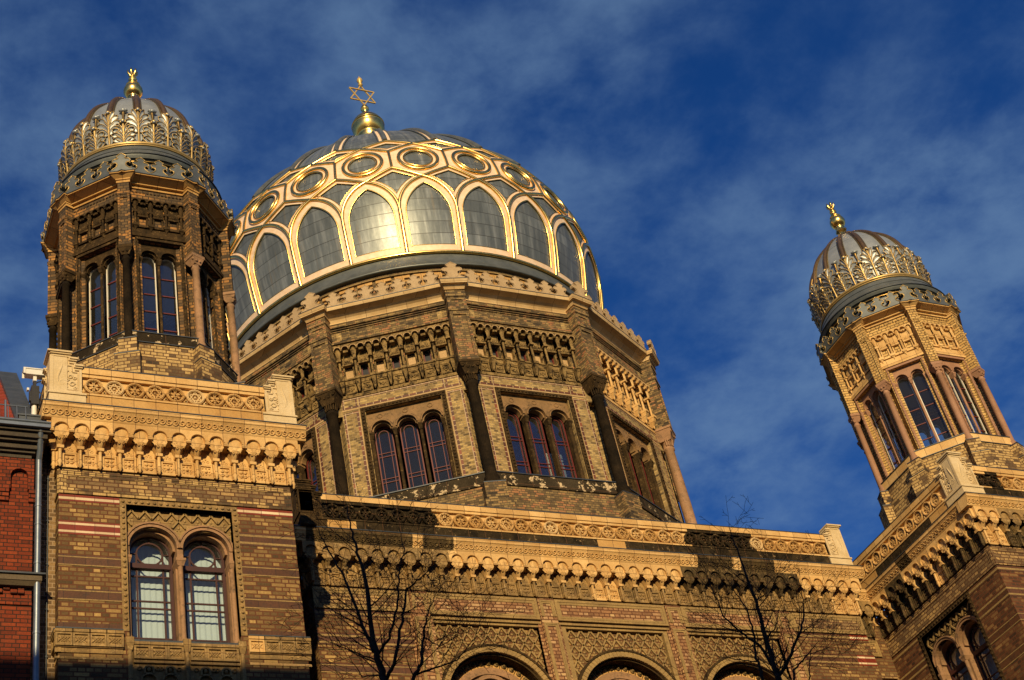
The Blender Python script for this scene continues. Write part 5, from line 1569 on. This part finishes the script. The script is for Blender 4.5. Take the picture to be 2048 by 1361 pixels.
# ------------------------------------------------------------------ bare street trees
def tree(name, label, base, limbs, seed):
    rnd = random.Random(seed)
    Tt = thing(name, label, 'tree', base, 'bare street trees')
    bx, by, bz = base
    loc = lambda p: (p[0] - bx, -(p[1] - by), p[2] - bz)
    trunk = MB(); crown = MB()
    def wob(a, b, n, amp):
        pts = []
        for i in range(n + 1):
            f = i/n; k = amp*sin(pi*f)
            pts.append(Vector(a).lerp(Vector(b), f) + Vector((rnd.uniform(-k, k), rnd.uniform(-k, k), rnd.uniform(-k*.5, k*.5))))
        return pts
    def twig(p, d, L, r, depth):
        n = max(3, int(L/.16)); pts = [Vector(p)]; dd = Vector(d).normalized()
        for i in range(n):
            dd = (dd + Vector((rnd.uniform(-.16, .16), rnd.uniform(-.16, .16), rnd.uniform(-.06, .15)))).normalized()
            pts.append(pts[-1] + dd*L/n)
        rr = [max(.0035, r*(1 - .75*i/n)) for i in range(n + 1)]
        crown.tube([loc(q) for q in pts], [max(.0024, v*.72) for v in rr], 4 if r < .012 else 5, 0)
        if depth > 0:
            k = max(2, int(L/.18))
            for i in range(k):
                f = .18 + .8*(i + rnd.random()*.6)/k
                j = min(n - 1, int(f*n)); q = pts[j].lerp(pts[j + 1], f*n - j if f*n - j < 1 else 1)
                t = (pts[j + 1] - pts[j]).normalized()
                side = t.cross(Vector((rnd.uniform(-1, 1), rnd.uniform(-1, 1), rnd.uniform(-1, 1)))).normalized()
                twig(q, t*.62 + side*.8 + Vector((0, 0, .12)), L*rnd.uniform(.35, .6)*(1.1 - .55*f), r*.55*(1 - .5*f), depth - 1)
    for li, pts in enumerate(limbs):
        P = [Vector(p[:3]) for p in pts]; rad = [p[3]*.64 for p in pts]
        fine = []; fr = []
        for i in range(len(P) - 1):
            m = 5
            for j in range(m):
                f = j/m; fine.append(P[i].lerp(P[i + 1], f) + Vector((rnd.uniform(-.015, .015), rnd.uniform(-.015, .015), 0))); fr.append(rad[i] + (rad[i + 1] - rad[i])*f)
        fine.append(P[-1]); fr.append(rad[-1])
        (trunk if li == 0 else crown).tube([loc(p) for p in fine], fr, 7, 0)
        start = 1 if li else 4
        for i in range(start, len(fine) - 1):
            if fine[i].z < 9.2: continue
            if rnd.random() < .74:
                t = (fine[i + 1] - fine[i]).normalized()
                side = t.cross(Vector((rnd.uniform(-1, 1), rnd.uniform(-1, 1), rnd.uniform(-1, 1)))).normalized()
                side.y *= .8
                twig(fine[i], t*.55 + side*.85 + Vector((0, 0, .1)), rnd.uniform(.45, 1.15)*(1 if li else .9), min(.016, fr[i]*.45), 2)
        t = (fine[-1] - fine[-2]).normalized(); twig(fine[-1], t, .5, fr[-1], 2)
    trunk.build('trunk', [BARK], Tt); crown.build('crown', [BARK], Tt)
    return Tt
TREES = [[[(-11.35, -8, 0.1, 0.16), (-11.487, -8.0, 11.289, 0.085), (-11.553, -8.0, 11.598, 0.07), (-11.576, -8.0, 12.128, 0.055), (-11.56, -8.0, 12.851, 0.042), (-11.631, -8.0, 13.309, 0.032), (-11.674, -8.0, 13.743, 0.02), (-11.702, -8.0, 14.189, 0.008)], [(-11.582, -8.0, 11.728, 0.045), (-11.592, -7.7, 12.302, 0.038), (-11.611, -7.6, 12.776, 0.032), (-11.697, -7.5, 13.259, 0.026), (-11.813, -7.4, 13.68, 0.018), (-11.933, -7.4, 14.081, 0.007)], [(-11.592, -7.7, 12.302, 0.018), (-11.81, -7.5, 12.58, 0.014), (-12.036, -7.4, 12.837, 0.007)], [(-11.532, -8.0, 11.681, 0.035), (-11.422, -8.2, 11.819, 0.03), (-11.288, -8.3, 12.236, 0.025), (-11.175, -8.3, 12.795, 0.018), (-11.077, -8.4, 13.165, 0.012), (-11.089, -8.4, 13.527, 0.005)], [(-11.469, -8.0, 11.309, 0.045), (-11.415, -8.2, 11.427, 0.04), (-11.238, -8.3, 12.036, 0.032), (-11.098, -8.3, 12.556, 0.024), (-10.97, -8.5, 12.614, 0.014), (-10.717, -8.6, 12.814, 0.006)], [(-11.263, -8.4, 11.08, 0.045), (-11.147, -8.5, 11.27, 0.038), (-11.043, -8.5, 11.697, 0.028), (-10.975, -8.6, 12.007, 0.015), (-10.846, -8.7, 12.258, 0.006)], [(-11.204, -8.4, 11.164, 0.025), (-10.985, -8.6, 11.173, 0.02), (-10.702, -8.7, 11.24, 0.014), (-10.441, -8.8, 11.518, 0.009), (-10.192, -8.8, 11.997, 0.005)], [(-11.043, -8.5, 11.697, 0.016), (-10.872, -8.6, 11.483, 0.012), (-10.64, -8.7, 11.6, 0.007)], [(-11.576, -8.0, 12.128, 0.02), (-11.693, -8.1, 12.333, 0.014), (-11.854, -8.2, 12.571, 0.007)], [(-11.553, -8.0, 11.598, 0.018), (-11.752, -7.8, 11.801, 0.014), (-11.942, -7.7, 12.016, 0.008), (-12.099, -7.7, 12.277, 0.004)], [(-11.506, -8.0, 11.372, 0.02), (-11.705, -7.8, 11.443, 0.014), (-11.858, -7.8, 11.698, 0.006)]], [[(-4.75, -8, 0.1, 0.16), (-4.963, -8.0, 11.49, 0.08), (-4.994, -8.0, 11.705, 0.07), (-4.964, -8.0, 12.208, 0.055), (-4.927, -8.0, 12.9, 0.042), (-4.951, -8.0, 13.433, 0.03), (-4.975, -8.0, 13.98, 0.018), (-4.954, -8.0, 14.394, 0.006)], [(-4.994, -8.0, 11.705, 0.045), (-4.96, -7.8, 12.186, 0.036), (-5.103, -7.7, 12.442, 0.026), (-5.315, -7.6, 12.837, 0.02), (-5.378, -7.6, 13.329, 0.013), (-5.355, -7.5, 13.939, 0.005)], [(-4.974, -8.0, 11.509, 0.05), (-4.75, -8.2, 11.835, 0.04), (-4.516, -8.3, 12.157, 0.03), (-4.301, -8.3, 12.545, 0.02), (-4.3, -8.4, 12.87, 0.008)], [(-5.204, -7.9, 11.536, 0.04), (-5.181, -7.9, 11.92, 0.034), (-5.092, -7.9, 12.396, 0.026), (-5.061, -7.9, 12.812, 0.02), (-5.124, -7.8, 13.222, 0.012), (-5.242, -7.8, 13.538, 0.006)], [(-4.964, -8.0, 12.208, 0.022), (-4.79, -8.1, 12.363, 0.016), (-4.676, -8.2, 12.654, 0.008)], [(-5.023, -8.4, 11.271, 0.03), (-4.939, -8.4, 11.454, 0.026), (-4.676, -8.5, 11.67, 0.016), (-4.456, -8.6, 11.854, 0.006)], [(-5.092, -7.9, 12.396, 0.016), (-5.341, -7.8, 12.442, 0.012), (-5.643, -7.7, 12.657, 0.006)], [(-4.516, -8.3, 12.157, 0.016), (-4.415, -8.4, 12.206, 0.011), (-4.328, -8.5, 12.22, 0.005)], [(-4.823, -8.5, 11.223, 0.018), (-4.696, -8.5, 11.538, 0.014), (-4.639, -8.6, 11.746, 0.006)], [(-5.167, -7.9, 11.854, 0.018), (-5.436, -7.8, 11.933, 0.013), (-5.729, -7.7, 12.044, 0.006)], [(-4.927, -8.0, 12.9, 0.016), (-4.755, -8.1, 12.991, 0.01), (-4.605, -8.1, 13.321, 0.005)]]]
tree('street_tree', 'bare dark tree in front of the shadowed left end of the entrance front', (-11.35, -8, .1), TREES[0], 11)
tree('street_tree', 'bare dark tree in front of the sunlit right end of the entrance front', (-4.75, -8, .1), TREES[1], 23)

# ------------------------------------------------------------------ street, ground and the building opposite that shades the lower storeys
def struct(name, mb, mats):
    o = mb.build(name, mats); o['kind'] = 'structure'; return o
mb = MB(); mb.add([(-400, 400, 0), (400, 400, 0), (400, -400, 0), (-400, -400, 0)], [(0, 1, 2, 3)], 0); struct('ground', mb, [PAVE])
mb = MB(); mb.box(-300, 300, 9.6, 22, .004, .008, 0); struct('road', mb, [ASPH])
mb = MB(); mb.box(-300, 300, -.0, 9.4, .004, .13, 0); mb.box(-300, 300, 9.4, 9.6, .004, .135, 1); struct('pavement', mb, [PAVE, ASPH])
SUN_AZ, SUN_EL = -112.5, 20.0
HB = 16.0 + 29.6/abs(sin(R(SUN_AZ)))*math.tan(R(SUN_EL))
mb = MB()
mb.box(-75, 75, 28, 42, 0, HB - 4, 0)
mb.prism([(-75, HB - 4), (75, HB - 4), (75, HB - 3.7), (-75, HB - 3.7)], 27.7, 42, 1)
vs = [(-75, 28, HB - 3.7), (75, 28, HB - 3.7), (75, 29.6, HB), (-75, 29.6, HB), (-75, 42, HB - 3.7), (75, 42, HB - 3.7), (75, 40, HB), (-75, 40, HB)]
mb.add(vs, [(0, 1, 2, 3), (3, 2, 6, 7), (7, 6, 5, 4), (0, 3, 7, 4), (1, 5, 6, 2)], 2)
for fl in range(5):
    for i in range(40):
        x = -72 + i*3.7; z = 4.8 + fl*3.7
        if z + 2 < HB - 4.5: mb.box(x - .6, x + .6, 27.95, 28.01, z, z + 2.0, 3); mb.box(x - .75, x + .75, 27.85, 28.0, z - .15, z - .02, 1)
o = mb.build('apartment_row', [stone_mat('grey_render', (.36, .33, .28), (.42, .38, .32)), PALE, ZINCM, DARKIN])
o['label'] = 'long rendered apartment row across the street from the synagogue'; o['category'] = 'building'

# ------------------------------------------------------------------ light and sky
S3 = Vector((cos(R(SUN_EL))*cos(R(SUN_AZ)), cos(R(SUN_EL))*sin(R(SUN_AZ)), sin(R(SUN_EL))))
L = bpy.data.lights.new('sun', 'SUN'); L.energy = 5.0; L.angle = R(.53); L.color = (1.0, .765, .42)
lo = bpy.data.objects.new('sun', L); COL.objects.link(lo)
lo.rotation_euler = (-S3).to_track_quat('-Z', 'Y').to_euler(); lo.location = S3*80
w = bpy.data.worlds.new('World'); sc.world = w; w.use_nodes = True
nt = w.node_tree; N = nt.nodes; bg = N['Background']
sky = N.new('ShaderNodeTexSky'); sky.sky_type = 'NISHITA'; sky.sun_disc = False
sky.sun_elevation = R(SUN_EL); sky.sun_rotation = math.atan2(S3.x, S3.y)
sky.air_density = 1.0; sky.dust_density = .3; sky.ozone_density = 4.0; sky.altitude = 100
tc = N.new('ShaderNodeTexCoord'); sx = N.new('ShaderNodeSeparateXYZ'); nt.links.new(tc.outputs['Generated'], sx.inputs[0])
def m(op, a, b):
    n = N.new('ShaderNodeMath'); n.operation = op
    for s_, v in zip(n.inputs, (a, b)):
        if isinstance(v, (int, float)): s_.default_value = v
        else: nt.links.new(v, s_)
    return n.outputs[0]
den = m('ADD', m('MAXIMUM', sx.outputs[2], 0.0), .12)
cb = N.new('ShaderNodeCombineXYZ'); nt.links.new(m('DIVIDE', sx.outputs[0], den), cb.inputs[0]); nt.links.new(m('DIVIDE', sx.outputs[1], den), cb.inputs[1])
def noise(scale, det, rough, off=0.0, dist=0.0):
    mp = N.new('ShaderNodeMapping'); mp.inputs['Location'].default_value = (off, off*.7, 0); nt.links.new(cb.outputs[0], mp.inputs[0])
    n = N.new('ShaderNodeTexNoise'); n.inputs['Scale'].default_value = scale; n.inputs['Detail'].default_value = det; n.inputs['Roughness'].default_value = rough; n.inputs['Distortion'].default_value = dist
    nt.links.new(mp.outputs[0], n.inputs['Vector']); return n.outputs['Fac']
big = noise(2.1, 2, .5, 5.3); wisp = noise(8.5, 6, .6, 1.7, .1)
cl = m('MULTIPLY', big, wisp)
rp = N.new('ShaderNodeValToRGB'); rp.color_ramp.elements[0].position = .13; rp.color_ramp.elements[1].position = .40
rp.color_ramp.interpolation = 'EASE'
nt.links.new(cl, rp.inputs[0])
hs = N.new('ShaderNodeHueSaturation'); hs.inputs['Hue'].default_value = .518; hs.inputs['Saturation'].default_value = 1.27; hs.inputs['Value'].default_value = 1.22
nt.links.new(sky.outputs[0], hs.inputs['Color'])
mx = N.new('ShaderNodeMix'); mx.data_type = 'RGBA'
nt.links.new(m('MULTIPLY', rp.outputs[0], .52), mx.inputs[0]); nt.links.new(hs.outputs[0], mx.inputs[6]); mx.inputs[7].default_value = (2.5, 4.2, 6.6, 1)
nt.links.new(mx.outputs[2], bg.inputs[0]); bg.inputs[1].default_value = .07

# ------------------------------------------------------------------ camera
cam = bpy.data.cameras.new('camera'); co = bpy.data.objects.new('camera', cam); COL.objects.link(co)
cam.sensor_width = 36; cam.lens = 3034.987/2048*36; cam.clip_start = .1; cam.clip_end = 2000
r_ = Vector((0.90374152, -0.38742064, -0.18208928)); u_ = Vector((-0.11984768, -0.63734012, 0.76120569)); f_ = Vector((0.4109596, 0.66611021, 0.6224222))
co.matrix_world = Matrix(((r_.x, u_.x, -f_.x, -18.96276), (r_.y, u_.y, -f_.y, -25.36706), (r_.z, u_.z, -f_.z, 1.65), (0, 0, 0, 1)))
sc.camera = co
sc.view_settings.view_transform = 'Standard'; sc.view_settings.look = 'None'; sc.view_settings.gamma = 1.0; sc.view_settings.exposure = 0.0
sc.cycles.max_bounces = 8; sc.cycles.transparent_max_bounces = 12
